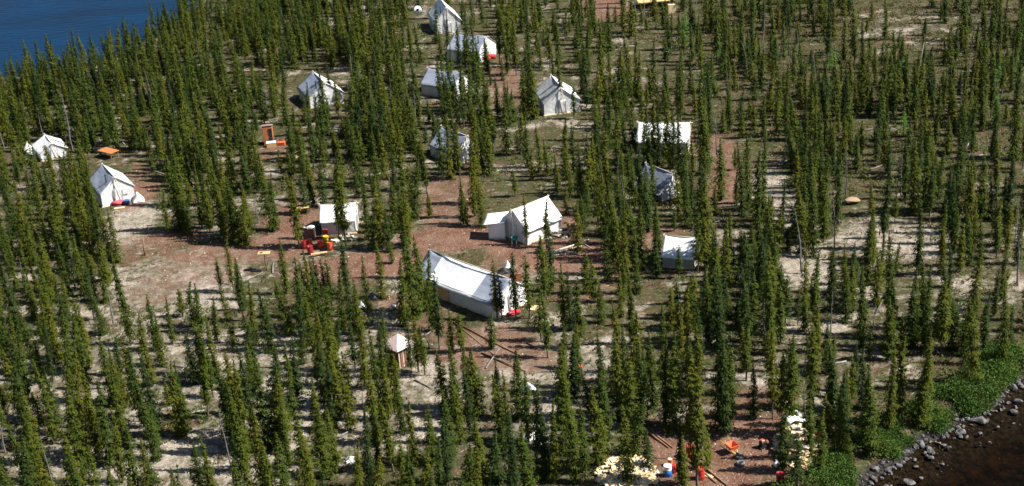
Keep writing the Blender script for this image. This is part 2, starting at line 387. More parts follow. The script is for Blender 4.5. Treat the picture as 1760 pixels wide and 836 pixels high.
def creek_mat():
    m = bpy.data.materials.new('creek_water'); m.use_nodes = True; n = m.node_tree; L = n.links
    n.nodes.remove(n.nodes['Principled BSDF'])
    t = n.nodes.new('ShaderNodeBsdfTransparent'); t.inputs[0].default_value = (.62, .54, .42, 1)
    g = n.nodes.new('ShaderNodeBsdfGlossy'); g.inputs['Roughness'].default_value = .12; g.inputs[0].default_value = (.16, .19, .22, 1)
    fr = n.nodes.new('ShaderNodeFresnel'); fr.inputs[0].default_value = 1.25
    nz = n.nodes.new('ShaderNodeTexNoise'); nz.inputs['Scale'].default_value = 2.5; nz.inputs['Detail'].default_value = 4
    tc = n.nodes.new('ShaderNodeTexCoord'); L.new(tc.outputs['Object'], nz.inputs['Vector'])
    bp = n.nodes.new('ShaderNodeBump'); bp.inputs['Strength'].default_value = .5; bp.inputs['Distance'].default_value = .06
    L.new(nz.outputs[0], bp.inputs['Height']); L.new(bp.outputs[0], g.inputs['Normal']); L.new(bp.outputs[0], fr.inputs['Normal'])
    mx = n.nodes.new('ShaderNodeMixShader'); L.new(fr.outputs[0], mx.inputs[0]); L.new(t.outputs[0], mx.inputs[1]); L.new(g.outputs[0], mx.inputs[2])
    L.new(mx.outputs[0], n.nodes['Material Output'].inputs[0]); return m
water('lake_water', grow(lake_poly, lake_line, -.5), lake_mat(), WATER_Z)
water('creek_water', grow(creek_poly, creek_line, .3), creek_mat(), WATER_Z)

# ------------------------------------------------------------------ tents
LM = {}    # landmarks (name -> photo point of base) used in tree labels
TENT_FOOT = []
def frame3(A, B, C, wmin=None, lmin=None):
    a, b, c = GP(*A), GP(*B), GP(*C); z = min(a.z, b.z, c.z) - .02
    u = (b-a); v = (c-a); u.z = v.z = 0; wd, ln = u.length, v.length
    if wmin: wd = wmin
    if lmin: ln = lmin
    if ln >= wd: vd = v.normalized(); ud = Vector((vd.y, -vd.x, 0)); ud = ud if ud.dot(u) > 0 else -ud
    else: ud = u.normalized(); vd = Vector((ud.y, -ud.x, 0)); vd = vd if vd.dot(v) > 0 else -vd
    ang = ud.normalized().lerp(ud, 0)
    ctr = a + ud*wd/2 + vd*ln/2; ctr.z = z
    return ctr, ud, vd, wd, ln
def tent(key, A, B, C, wall_h, ridge_h, label, wmin=None, lmin=None, roof='tarp_grey', roof2=None, wall='canvas', sag=.12, over=.28, door=True, pipe=True, bands=None, seed=0, group='white canvas wall tents of the camp'):
    """gable A-B is the end nearest the viewer or right; A-C is the long side. roof = slope on the A side, roof2 = slope on the B side"""
    rr = random.Random(seed+len(key)); ctr, ud, vd, wd, ln = frame3(A, B, C, wmin, lmin)
    root = bpy.data.objects.new('wall_tent', None); COL.objects.link(root); tag(root, label, 'tent', group)
    root.matrix_world = Matrix(((ud.x, vd.x, 0, ctr.x), (ud.y, vd.y, 0, ctr.y), (0, 0, 1, ctr.z), (0, 0, 0, 1))) if ud.cross(vd).z > 0 else Matrix(((-ud.x, vd.x, 0, ctr.x), (-ud.y, vd.y, 0, ctr.y), (0, 0, 1, ctr.z), (0, 0, 0, 1)))
    sgn = 1 if ud.cross(vd).z > 0 else -1      # local x of the A side is -sgn*w/2
    hw, hl = wd/2, ln/2
    # canvas walls, slightly billowed, with the gable ends rising to the ridge
    mb = MB()
    def bil(x, y, z, k): return .035*math.sin(3.1*(x+y)+k) * math.sin(math.pi*min(max(z/wall_h, 0), 1)) + rr.uniform(-.012, .012)
    for sx in (-1, 1):
        mb.sheet(lambda p, q: Vector((sx*(hw+bil(0, p*ln, q*wall_h, sx)), -hl+p*ln, q*wall_h)), 10, 4)
    for sy in (-1, 1):
        def gab(p, q):
            x = -hw + p*wd; top = wall_h + (ridge_h-.06-wall_h)*(1-abs(x)/hw)
            return Vector((x, sy*(hl+bil(x, 0, q*top, sy+2)), q*top))
        mb.sheet(gab, 10, 6)
    wo = mb.build('wall', wall, root)
    # roof fly: two slopes in one canvas with sag, wrinkles and an overhang
    mb = MB(); ov = over; eave = wall_h - ov*(ridge_h-wall_h)/hw
    for sx in (-1, 1):
        aside = (sx == -sgn)
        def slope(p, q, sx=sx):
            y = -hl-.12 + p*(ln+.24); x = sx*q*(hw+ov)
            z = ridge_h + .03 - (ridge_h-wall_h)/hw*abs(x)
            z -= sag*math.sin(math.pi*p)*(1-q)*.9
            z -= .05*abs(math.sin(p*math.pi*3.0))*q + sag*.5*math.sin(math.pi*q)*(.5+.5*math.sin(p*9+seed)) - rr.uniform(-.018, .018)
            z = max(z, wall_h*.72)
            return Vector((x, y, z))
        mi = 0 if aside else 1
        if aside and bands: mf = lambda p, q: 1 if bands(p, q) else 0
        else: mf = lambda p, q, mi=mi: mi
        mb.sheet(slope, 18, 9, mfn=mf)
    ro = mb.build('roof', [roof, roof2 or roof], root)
    md = ro.modifiers.new('thick', 'SOLIDIFY'); md.thickness = .012
    mb = MB(); mb.tube([(0, -hl-.45, ridge_h-.03), (0, hl+.35, ridge_h-.02)], .045, 6); mb.build('ridge_pole', 'wood_peeled', root)
    for sy in (-1, 1):
        for sx in (-1, 1): MB().tube([(sx*.5, sy*(hl+.18+.03*sx), -.05), (-sx*.06, sy*(hl+.2+.03*sx), ridge_h+.12)], .035, 6).build('end_pole', 'wood_peeled', root)
    for sx in (-1, 1): MB().box((sx*(hw+.05), 0, .06), (.09, ln+.2, .16)).build('sill', 'wood_pale', root)
    for sy in (-1, 1): MB().box((0, sy*(hl+.05), .06), (wd, .09, .14)).build('sill', 'wood_pale', root)
    gy_ = -hl if True else hl
    if door:
        mb = MB(); mb.sheet(lambda p, q: Vector((-.45+p*.9, gy_-.05-.015*math.sin(p*7), .05+q*min(wall_h+.25, 1.75))), 6, 6)
        d = mb.build('door', 'canvas', root); d.modifiers.new('t', 'SOLIDIFY').thickness = .02
        for x_ in (-.47, .47): MB().box((x_, gy_-.075, .85), (.035, .02, 1.6)).build('seam', 'canvas_grey', d)
    if pipe:
        mb = MB(); px_ = -sgn*hw*.45; pz = ridge_h-(ridge_h-wall_h)*.45
        mb.tube([(px_, -hl+.7, pz-.2), (px_, -hl+.7, pz+.75)], .07, 8); mb.lathe([(.02, .12), (.13, .02), (.13, 0)], 8, (px_, -hl+.7, pz+.78)); mb.build('stove_pipe', 'black', root)
    LM[key] = ((A[0]+B[0])/2, (A[1]+B[1])/2)
    TENT_FOOT.append((ctr, ud, vd, hw+.9, hl+.9))
    return root, (hw, hl, sgn)

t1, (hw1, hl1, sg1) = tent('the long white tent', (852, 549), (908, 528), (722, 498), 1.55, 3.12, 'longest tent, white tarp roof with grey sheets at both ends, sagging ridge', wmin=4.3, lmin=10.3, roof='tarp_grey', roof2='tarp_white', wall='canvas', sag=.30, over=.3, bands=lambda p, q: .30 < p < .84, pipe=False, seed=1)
# plywood panel let into the long tent's side
mb = MB(); mb.box((-sg1*(hw1+.075), hl1*.52, .66), (.05, hl1*.78, 1.05)); mb.build('side_panel', 'plywood', t1)
tent('the tent with the lean-to', (907, 421), (845, 407), (953, 402), 1.7, 3.25, 'bright white tent in the middle clearing with a dark doorway and side awning', wmin=3.9, lmin=4.4, roof='tarp_white', wall='canvas', roof2='tarp_white', sag=.10, pipe=False, seed=2)
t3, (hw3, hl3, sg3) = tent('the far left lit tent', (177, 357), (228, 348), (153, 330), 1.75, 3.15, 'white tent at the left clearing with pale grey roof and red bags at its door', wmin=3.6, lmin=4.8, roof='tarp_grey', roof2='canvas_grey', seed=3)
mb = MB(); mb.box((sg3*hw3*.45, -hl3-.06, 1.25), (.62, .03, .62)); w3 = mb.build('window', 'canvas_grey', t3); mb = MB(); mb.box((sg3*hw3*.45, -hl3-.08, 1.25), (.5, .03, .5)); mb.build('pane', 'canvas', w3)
tent('the upper left tent', (534, 187), (587, 179), (510, 164), 1.65, 3.2, 'tent with a wide roof slope coloured blue-grey as shade, in the dense upper left wood', wmin=4.3, lmin=5.2, roof='tarp_grey', roof2='tarp_white', seed=4)  # A-side slope turned away from the sun: its shade is put into blue-grey
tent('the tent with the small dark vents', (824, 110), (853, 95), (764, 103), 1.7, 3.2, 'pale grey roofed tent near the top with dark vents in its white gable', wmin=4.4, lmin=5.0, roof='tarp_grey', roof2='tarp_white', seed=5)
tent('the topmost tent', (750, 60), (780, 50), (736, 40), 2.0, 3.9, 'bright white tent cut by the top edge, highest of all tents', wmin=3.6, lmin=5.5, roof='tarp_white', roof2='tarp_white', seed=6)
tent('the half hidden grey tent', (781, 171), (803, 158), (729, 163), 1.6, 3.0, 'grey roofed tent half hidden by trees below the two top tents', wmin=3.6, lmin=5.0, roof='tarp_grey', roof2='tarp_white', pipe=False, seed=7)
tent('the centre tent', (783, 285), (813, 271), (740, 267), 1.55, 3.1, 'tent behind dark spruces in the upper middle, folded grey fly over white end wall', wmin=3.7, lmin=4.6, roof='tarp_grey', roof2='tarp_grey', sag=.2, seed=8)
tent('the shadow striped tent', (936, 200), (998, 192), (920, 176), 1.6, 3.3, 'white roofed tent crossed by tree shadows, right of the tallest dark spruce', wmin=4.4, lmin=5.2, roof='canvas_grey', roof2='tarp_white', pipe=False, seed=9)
tent('the upper right tent', (1181, 265), (1190, 250), (1101, 264), 1.6, 3.0, 'tent seen side on at the upper right, white roof over grey wall', wmin=4.2, lmin=5.5, roof='tarp_white', wall='canvas', pipe=False, seed=10)
tent('the tilted grey tent', (1138, 347), (1156, 337), (1086, 326), 1.25, 2.7, 'dark grey roofed tent between spruces right of centre, steep fly near the ground', wmin=3.1, lmin=4.0, roof='tarp_grey', roof2='tarp_grey', over=.6, pipe=False, seed=11)
tent('the small right tent', (1192, 463), (1200, 448), (1146, 465), 1.35, 2.6, 'small side-on tent right of the middle, white roof over a side coloured grey as shade', wmin=3.0, lmin=2.9, roof='tarp_white', wall='canvas_grey', pipe=False, seed=12)  # grey wall colour carries the shade of the unlit side
tent('the tent behind the drums', (612, 402), (618, 386), (554, 405), 1.7, 2.8, 'white tent just behind the red and yellow drums', wmin=3.0, lmin=3.4, roof='tarp_white', wall='canvas', pipe=False, seed=13)
tent('the leftmost tent', (72, 279), (112, 274), (60, 263), 1.2, 2.05, 'leftmost large tent, bright white and split up by dark trunks', wmin=3.0, lmin=3.6, roof='canvas', pipe=False, seed=14)
tent('the pup tent', (32, 279), (57, 278), (36, 270), 0.5, 1.5, 'low white pup tent at the far left beside the leftmost large tent', wmin=1.8, lmin=2.2, roof='canvas', door=False, pipe=False, over=.1, group='white canvas wall tents of the camp', seed=15)

# ------------------------------------------------------------------ camp objects
def at_px(px, py, dz=0): p = GP(px, py); p.z += dz; return p
def box_thing(name, px, py, dims, rz, m, label, cat, dz=0, lidm=None, bevel=.02, group=None):
    root = empty(name, at_px(px, py, dz), rz, label, cat, group)
    MB().box((0, 0, dims[2]/2), dims, bevel=bevel).build('body', m, root)
    if lidm: MB().box((0, 0, dims[2]+.03), (dims[0]*1.04, dims[1]*1.04, .06)).build('lid', lidm, root)
    return root
def drum(px, py, m, label, lid=None, s=1.0, two=None, z=0):
    root = empty('fuel_drum', at_px(px, py, z), random.uniform(0, 6), label, 'drum', 'steel drums of the camp'); r, h = .29*s, .88*s
    pr = [(r*.96, 0), (r, .02), (r, h*.3), (r*1.035, h*.33), (r, h*.36), (r, h*.63), (r*1.035, h*.66), (r, h*.69), (r, h-.02), (r*1.03, h), (r*.97, h), (r*.96, h-.02)]
    if two:
        MB().lathe(pr[:6], 20).build('lower_body', two, root); MB().lathe([(r, h*.63)]+pr[6:], 20).build('body', m, root)
    else: MB().lathe(pr, 20).build('body', m, root)
    MB().lathe([(r*.95, h-.035), (r*.95, h-.018)], 20).build('lid', lid or m, root)
    MB().lathe([(.035, h-.02), (.035, h+.008), (.001, h+.008)], 8, (r*.6, 0, 0)).build('bung', 'steel', root)
    return root
for a in [(524, 427, 'drum_red', 'red drum leftmost of the cluster in front of the drum side tent'), (533, 425, 'drum_red', 'bright red drum second from left in the cluster by the tent'),
          (534, 437, 'drum_dark', 'dark red drum nearest the viewer in the cluster by the tent'), (552, 427, 'drum_red', 'red drum just left of the yellow drum'),
          (568, 430, 'drum_orange', 'faded orange-red drum just right of and below the yellow drum'), (561, 420, 'drum_yellow', 'yellow drum, the only yellow one'),
          (560, 409, 'drum_red', 'red drum against the tent wall behind the yellow drum'), (1186, 784, 'drum_dark', 'dark red drum in tree shade above the log rails'),
          (1204, 823, 'drum_red', 'bright red drum by the bottom edge beside a thin trunk'), (1341, 832, 'drum_dark', 'red drum coloured dark as in shade at the bottom edge by the creek side camp'),  # the bottom edge drum is red, its shade put into the darker colour
          (1158, 812, 'drum_red', 'small red drum tucked behind the white and blue drum')]:
    drum(*a[:4], s=.72 if a[0] == 1158 else 1)
drum(1148, 818, 'white_paint', 'white topped drum with blue lower half near the bottom edge', lid='white_paint', two='blue')
drum(1152, 800, 'drum_orange', 'short drum with a pale orange lid behind the white and blue drum', lid='wood_pale', s=.62)
LM['the drum cluster'] = (545, 428); LM['the white and blue drum'] = (1148, 818); LM['the bottom red drum'] = (1204, 823)

def wheelbarrow(px, py, rz):
    root = empty('wheelbarrow', at_px(px, py), rz, 'red wheelbarrow with yellow wooden handles on bare dirt', 'wheelbarrow')
    mb = MB(); t = [(-.36, -.42), (.36, -.42), (.36, .42), (-.36, .42)]; b = [(-.2, -.22), (.2, -.22), (.2, .3), (-.2, .3)]
    T = [Vector((x, y, .72)) for x, y in t]; B = [Vector((x, y, .38)) for x, y in b]
    for k in range(4): mb.poly([T[k], T[(k+1) % 4], B[(k+1) % 4], B[k]])
    mb.poly(B); o = mb.build('tray', 'drum_orange', root); o.modifiers.new('t', 'SOLIDIFY').thickness = .03
    for sx in (-1, 1):
        MB().tube([(sx*.08, .75, .25), (sx*.24, .2, .36), (sx*.34, -1.0, .62)], .032, 6).build('handle', 'drum_yellow', root)
        MB().tube([(sx*.25, -.3, .4), (sx*.27, -.35, 0)], .02, 6).build('leg', 'black', root)
    MB().lathe([(.06, -.05), (.2, -.05), (.215, 0), (.2, .05), (.06, .05)], 16, (0, .78, .21), mtx=Matrix.Rotation(math.pi/2, 3, 'Y')).build('wheel', 'rubber', root)
wheelbarrow(1258, 778, math.radians(205)); LM['the red wheelbarrow'] = (1259, 777)
for px, py, l in ((1271, 787, 'upper of two worn grey tyres lying on the dirt'), (1273, 799, 'lower of two worn grey tyres lying on the dirt')):
    root = empty('tyre', at_px(px, py, .0), 0, l, 'tyre', 'tyres on the dirt')
    MB().lathe([(.15, .05), (.19, .0), (.27, .0), (.315, .05), (.315, .19), (.27, .24), (.19, .24), (.15, .19), (.15, .05)], 24).build('tread', 'rubber', root)
    MB().lathe([(.10, .12), (.152, .08), (.152, .18)], 16).build('rim_seat', 'black', root)
# small engine pump
r = empty('water_pump', at_px(1312, 769), .5, 'small black engine pump with a red housing on the dirt', 'pump')
MB().box((0, 0, .12), (.8, .5, .06)).build('base', 'black', r); MB().box((-.1, 0, .36), (.4, .38, .4), bevel=.04).build('engine', 'black', r); MB().box((-.1, 0, .62), (.3, .3, .14), bevel=.04).build('tank', 'drum_orange', r)
MB().lathe([(.05, -.12), (.17, -.1), (.17, .1), (.05, .12)], 12, (.28, 0, .34), mtx=Matrix.Rotation(math.pi/2, 3, 'Y')).build('impeller_housing', 'rust', r)

def plank(px1, py1, px2, py2, w_, t_, m, label, cat='plank', name='plank', z1=.03, z2=.03, group=None):
    a, b = at_px(px1, py1, z1), at_px(px2, py2, z2); d = b-a
    mb = MB(); q = d.to_track_quat('X', 'Z').to_matrix(); mb.box((0, 0, 0), (d.length, w_, t_), rot=q, bevel=.008)
    o = mb.build(name, m); o.location = (a+b)/2; tag(o, label, cat, group); return o
def pole(px1, py1, px2, py2, r, m, label, cat='log', name='log', z1=.06, z2=.06, group='peeled poles and fallen logs on the ground', bend=.1):
    a, b = at_px(px1, py1, z1), at_px(px2, py2, z2); d = b-a; mid = d*.5 + Vector((random.uniform(-bend, bend), random.uniform(-bend, bend), .02))
    o = MB().tube([(0, 0, 0), mid, d], [r, r*.85, r*.55], 7).build(name, m); o.location = a; tag(o, label, cat, group); return o
GL = 'peeled poles and fallen logs on the ground'
pole(942, 437, 1012, 413, .11, 'wood_peeled', 'longest pale pole on the dirt right of the lean-to tent')
pole(944, 439, 1000, 424, .09, 'wood_peeled', 'pale pole lying just under the longest one, right of the lean-to tent')
pole(941, 442, 984, 436, .09, 'wood_peeled', 'short pale pole nearest the viewer on the dirt clearing')
pole(984, 436, 998, 440, .05, 'wood_peeled', 'crooked tip of pale pole right of the nearest pole')
pole(1000, 417, 1020, 430, .05, 'wood_peeled', 'thin pale pole slanting down right at the end of the long ones')
pole(1108, 738, 1150, 771, .10, 'wood_brown', 'left one of two parallel brown rails above the drums')
pole(1114, 737, 1157, 771, .10, 'wood_brown', 'right one of two parallel brown rails above the drums')
pole(1172, 784, 1232, 832, .10, 'wood_brown', 'left one of two long brown rails beside the bottom red drum')
pole(1184, 784, 1250, 836, .10, 'wood_brown', 'right one of two long brown rails beside the bottom red drum')
plank(1210, 816, 1224, 822, .35, .06, 'wood_pale', 'pale plank across the rails by the bottom red drum')
pole(780, 555, 850, 612, .09, 'wood_brown', 'long brown log below the long tent, left one of three')
pole(797, 563, 895, 612, .10, 'wood_brown', 'long brown log below the long tent, middle one of three')
pole(828, 608, 905, 640, .08, 'wood_brown', 'brown log farthest down the slope below the long tent')
pole(1341, 648, 1357, 630, .11, 'snag', 'bleached trunk leaning up from the ground, right of the dead pole spruce', z2=1.2)
pole(1350, 662, 1366, 656, .07, 'snag', 'short bleached log below the bleached leaning trunk')
pole(1578, 135, 1586, 122, .10, 'snag', 'white dead trunk leaning in the far right wood', z2=3.6)
pole(128, 532, 142, 512, .06, 'snag', 'bleached crooked log left of the bare trunks in the left clearing')
pole(1595, 590, 1616, 582, .07, 'snag', 'grey fallen top near the creek at the right')
pole(1596, 612, 1612, 598, .06, 'snag', 'bent grey branch log just below the fallen top at the right')
pole(1505, 540, 1535, 500, .07, 'snag', 'long grey fallen snag in the pale opening at the right', z2=.6)
pole(1580, 356, 1604, 352, .07, 'snag', 'white log in the pale opening, far right middle')
pole(905, 590, 930, 603, .06, 'wood_brown', 'thin brown pole between spruces below the long tent')
# framed posts by the left foreground
r = empty('rail_frame', at_px(378, 606), .05, 'low frame of thin grey rails standing over pale lichen', 'frame')
for x in (-.85, .0, .85): MB().box((x, 0, .4), (.06, .06, .85)).build('post', 'wood_grey', r)
for z in (.25, .75): MB().box((0, .05, z), (1.9, .05, .07)).build('rail', 'wood_brown', r)
o = MB().tube([(0, 0, 0), (.02, 0, .9), (.1, 0, 1.85)], [.08, .07, .06], 7).build('post', 'wood_brown'); o.location = at_px(249, 439); tag(o, 'lone dark post standing in the open left clearing', 'post'); LM['the lone post'] = (249, 439)
o = MB().tube([(0, 0, 0), (.02, 0, .9)], [.06, .05], 7).box((.2, 0, .9), (.6, .08, .06)).build('hitching_post', 'wood_grey'); o.location = at_px(256, 402); tag(o, 'small grey post with a cross arm behind the lone dark post', 'post')
# wash stand: board with a hole on one post
r = empty('wash_stand', at_px(458, 465), math.radians(-4), 'plywood board with a basin hole set on one dark post', 'table')
mb = MB(); mb.box((0, 0, 1.85), (1.15, .62, .05)); mb.build('board', 'plywood', r)
MB().lathe([(.17, 1.878), (.16, 1.882), (.001, 1.882)], 14, (-.28, 0, 0)).build('hole_shade', 'black', r); MB().tube([(.05, 0, 0), (-.03, 0, .9), (0, 0, 1.83)], .06, 7).build('leg', 'wood_brown', r)  # flat black disc on the board stands for the dark of the hole
MB().box((-.9, -.2, .1), (.0001+.9, .3, .18)).build('shadow_slab', 'black', r); LM['the wash stand'] = (458, 465)  # black slab put where the stand's shadow falls, not a real foot
def table(px, py, L_, W_, h, rz, m, label, cat='table', name='plywood_table', tilt=0):
    r = empty(name, at_px(px, py), rz, label, cat)
    o = MB().box((0, 0, h), (L_, W_, .05)).build('table_top', m, r); o.rotation_euler = (0, tilt, 0)
    for x in (-.42, .42):
        for y in (-.4, .4): MB().box((x*L_, y*W_, h/2-.02), (.07, .07, h-.02)).build('leg', 'wood_brown', r)
    return r
table(516, 368, 2.0, .55, .7, math.radians(4), 'plywood', 'long pale plywood table left of the tent behind the drums')
table(188, 270, 2.4, 1.3, .8, math.radians(-38), 'plywood_red', 'orange plywood table behind the left clearing tent'); LM['the orange plywood table'] = (188, 270)
table(549, 440, 1.6, .3, .3, math.radians(12), 'plywood', 'low orange bench plank below the drum cluster', 'bench', 'bench')
r = empty('crate', at_px(532, 408), math.radians(-3), 'brown plywood crate with a white tarp on top, beside the drums', 'crate')
MB().box((0, 0, .5), (1.25, .8, 1.0), bevel=.02).build('body', 'wood_brown', r)
for x in (-.6, .6): MB().box((x, -.42, .5), (.07, .04, 1.02)).build('edge_batten', 'wood_pale', r)
MB().sheet(lambda p, q: Vector((-.5+p*1.1, -.38+q*.8, 1.03+.10*math.sin(p*6+q*4)+.06*math.sin(q*9))), 8, 6, thick=.02).build('cover', 'tarp_white', r)
box_thing('crate', 510, 366, (.7, .5, .4), .3, 'wood_brown', 'small brown box under the long plywood table', 'crate')
# outhouse
r = empty('outhouse', at_px(463, 247), math.radians(5), 'tall narrow orange plywood outhouse with a dark doorway', 'outhouse')
MB().box((0, 0, 1.1), (1.15, 1.15, 2.2), bevel=.02).build('wall', 'plywood_red', r)
MB().box((0, .0, 2.27), (1.35, 1.25, .07), rot=Matrix.Rotation(math.radians(-14), 3, 'X')).build('roof', 'wood_grey', r)
MB().box((.3, -.59, 1.15), (.4, .04, 1.7)).build('door', 'black', r); LM['the outhouse'] = (463, 247)  # black panel stands in for the shade inside the open doorway
box_thing('crate', 467, 252, (1.1, .7, .5), .1, 'plywood', 'pale open box at the foot of the orange outhouse', 'crate', lidm='white_paint')
box_thing('crate', 484, 250, (.9, .6, .45), -.1, 'drum_orange', 'orange box right of the outhouse', 'crate')
plank(494, 264, 512, 272, .5, .05, 'wood_pale', 'pale board on the ground right of the outhouse'); plank(430, 274, 446, 280, .6, .05, 'wood_pale', 'pale board on the ground left below the outhouse')
# pink shed
ctr, ud, vd, wd, ln = frame3((687, 632), (706, 623), (670, 624))
r = empty('canopy_shed', ctr, math.atan2(ud.y, ud.x), 'small shed with a pale pink pyramid tarp roof and brown slatted walls', 'shed'); LM['the pink roofed shed'] = (688, 630)
MB().box((0, 0, .9), (1.45, 1.45, 1.8)).build('wall', 'wood_brown', r)
for k in range(7):
    MB().box((-.66+k*.22, -.75, .9), (.07, .03, 1.75)).build('slat', 'tarp_pink', r) if k in (0, 2, 6) else MB().box((-.66+k*.22, -.75, .9), (.05, .03, 1.75)).build('slat', 'wood_brown', r)
mb = MB(); ap = Vector((0, 0, 2.75)); cs = [Vector((sx*1.05, sy*1.05, 1.8)) for sx, sy in ((-1, -1), (1, -1), (1, 1), (-1, 1))]
for k in range(4): mb.poly([cs[k], cs[(k+1) % 4], ap])
o = mb.build('roof', 'tarp_pink', r); o.modifiers.new('t', 'SOLIDIFY').thickness = .03
o = MB().lathe([(.02, 0), (.17, .04), (.24, .18), (.17, .34), (.02, .38)], 12).build('buoy', 'tarp_pink'); o.location = at_px(708, 603); tag(o, 'pale pink ball beside the pink roofed shed', 'ball')
# lean-to of the middle tent
ctr = at_px(858, 410); r = empty('lean_to', ctr, math.radians(-14), 'grey canvas lean-to with a white flap roof at the left of the bright middle tent', 'lean-to')
MB().sheet(lambda p, q: Vector((-.95+p*1.7, -.35+.05*math.sin(p*8), q*(1.55+.25*p))), 8, 5, thick=.02).build('wall', 'canvas', r)
MB().sheet(lambda p, q: Vector((-1.5+p*2.3, -.55+q*2.0, 1.62+.35*p+.35*q*q)), 8, 8, thick=.02).build('roof', 'tarp_white', r)
for x, y, h in ((-.95, 1.3, 1.8), (.75, 1.3, 2.1)): MB().tube([(x, y, 0), (x, y, h)], .04, 6).build('pole', 'wood_peeled', r)
r = empty('wash_tub', at_px(884, 421), 0, 'round teal tub with a white stand at the middle tent doorway', 'tub'); MB().lathe([(.2, .45), (.34, .8), (.3, .8), (.18, .5)], 16).build('bowl', 'teal', r)
for k in range(4): MB().box((.3*math.cos(k*1.57+.8), .3*math.sin(k*1.57+.8), .3), (.05, .05, .6)).build('leg', 'white_paint', r)
LM['the pole stack'] = (956, 408)
o = MB().box((0, 0, 0), (1.1, .08, 1.5), rot=Matrix.Rotation(math.radians(-28), 3, 'X')).build('door_panel', 'wood_brown'); o.location = at_px(985, 403, .62); o.rotation_euler = (0, 0, .5); tag(o, 'brown wooden panel leaning upright right of the middle tent', 'panel')

def heap(px, py, rx, ry, h, n, L_, m, label, cat, name, seed=1, mats2=None, wd=(.12, .34)):
    rr = random.Random(seed); c = at_px(px, py); mb = MB()
    for k in range(n):
        a = rr.uniform(0, 6.28); q = rr.random()**.5; x, y = rx*q*math.cos(a), ry*q*math.sin(a); z = h*(1-q*q)*rr.uniform(.15, 1)+.05
        l = L_*rr.uniform(.5, 1.2); rot = Euler((rr.uniform(-.35, .35), rr.uniform(-.35, .35), rr.uniform(0, 3.14))).to_matrix()
        mb.box((x, y, z), (l, rr.uniform(*wd), rr.uniform(.04, .12)), rot=rot, mi=rr.choice((0, 0, 0, 1)) if mats2 else 0)
    o = mb.build(name, [m] + ([mats2] if mats2 else [])); o.location = c; tag(o, label, cat, kind='stuff'); return o
heap(1075, 815, 2.0, 2.3, .7, 230, .9, 'wood_pale', 'heap of pale split firewood and slabs at the bottom edge', 'firewood', 'firewood_heap', 1, 'wood_peeled', (.2, .6)); LM['the bottom firewood heap'] = (1075, 825)
heap(1370, 776, 1.5, 2.3, 1.9, 260, .85, 'wood_pale', 'tall heap of pale split wood at the creek side camp', 'firewood', 'firewood_heap', 2, 'wood_peeled', (.2, .55)); LM['the creek side firewood heap'] = (1373, 785)
heap(955, 405, 1.1, 1.1, .35, 30, 1.3, 'wood_peeled', 'scatter of pale lumber ends right of the middle tent', 'lumber', 'lumber_scatter', 3)
heap(590, 412, 1.2, .7, .25, 14, .8, 'wood_peeled', 'scatter of wood ends in front of the tent behind the drums', 'lumber', 'lumber_scatter', 5)
r = empty('tarp', at_px(1366, 757), .3, 'bright white tarp thrown over the tall creek side wood heap', 'tarp')
MB().sheet(lambda p, q: Vector((-.7+p*1.5, -.3+q*1.5, 1.95+.12*math.sin(p*5+q*3)-.5*abs(p-.5)**1.5-.35*abs(q-.5)+.05*math.sin(q*13))), 12, 12, thick=.02).build('sheet', 'tarp_white', r)
for k, (px, py, s_) in enumerate(((1337, 802, .34), (1344, 797, .26), (1351, 797, .2), (1335, 794, .14))):
    o = MB().lathe([(.02, 0), (s_*.8, .03), (s_, s_*.5), (s_*.6, s_*.95), (.02, s_)], 10).build('sack', 'white_paint'); o.location = at_px(px, py, .05 if k else .0); tag(o, ['largest white sack', 'second white sack from the left', 'rightmost white sack', 'smallest white sack'][k] + ' in the shade above the shade-darkened bottom drum', 'sack', 'white sacks in the shade')
o = box_thing('jerry_can', 1404, 750, (.5, .3, .45), .4, 'drum_orange', 'orange jerry can right of the tall creek side wood heap', 'can')
o = box_thing('cooler', 1398, 760, (.45, .35, .35), .2, 'white_paint', 'small white cooler beside the orange jerry can', 'cooler')
def tarp(px, py, w_, d_, h_, rz, m, label):
    r = empty('tarp', at_px(px, py), rz, label, 'tarp'); MB().sheet(lambda p, q: Vector(((p-.5)*w_, (q-.5)*d_, .04 + h_*(1-abs(2*p-1)**1.3)*(1-abs(2*q-1)**1.5) + .05*math.sin(p*11+q*7))), 12, 10, thick=.02).build('sheet', m, r); return r
tarp(908, 668, 1.1, 1.3, .5, .4, 'tarp_white', 'small blue-white tarp tent alone on the ground below the three brown logs')
tarp(641, 512, 1.3, .9, .5, -.1, 'tarp_dark', 'dark grey tarp over gear left of the long tent')
tarp(921, 530, 1.4, .8, .25, 0, 'wood_pale', 'cream tarp on the ground right of the long tent')
tarp(912, 752, 1.3, 1.0, .4, .5, 'tarp_white', 'crumpled white tarp between spruces near the bottom middle')
tarp(1118, 812, 1.1, .8, .3, .3, 'tarp_white', 'small white tarp at the right end of the bottom firewood heap')
tarp(990, 630, 1.0, .5, .25, .1, 'drum_orange', 'orange-red bag at the foot of a bare trunk, middle right')
tarp(605, 722 + 70, 1.0, .8, .35, .2, 'tarp_white', 'pale tarp bundle between spruces near the bottom, left of centre')
tarp(648, 46, 1.4, 1.2, .5, .2, 'tarp_white', 'small white bundle in the upper wood left of the topmost tent')
tarp(866, 468, 1.4, 1.0, .45, .3, 'black', 'black covered gear behind the right end of the long tent')
tarp(873, 462, .8, .6, .8, .3, 'tarp_white', 'white bag beside the black covered gear')
tarp(622, 528, .7, .5, .5, .3, 'tarp_white', 'left one of two white bags below the dark grey tarp')
tarp(676, 530, .7, .5, .5, .3, 'tarp_white', 'right one of two white bags below the dark grey tarp')
tarp(1060, 142, 1.6, 1.0, .6, .2, 'tarp_grey', 'grey-blue bundle in the upper wood right of the shadow striped tent')
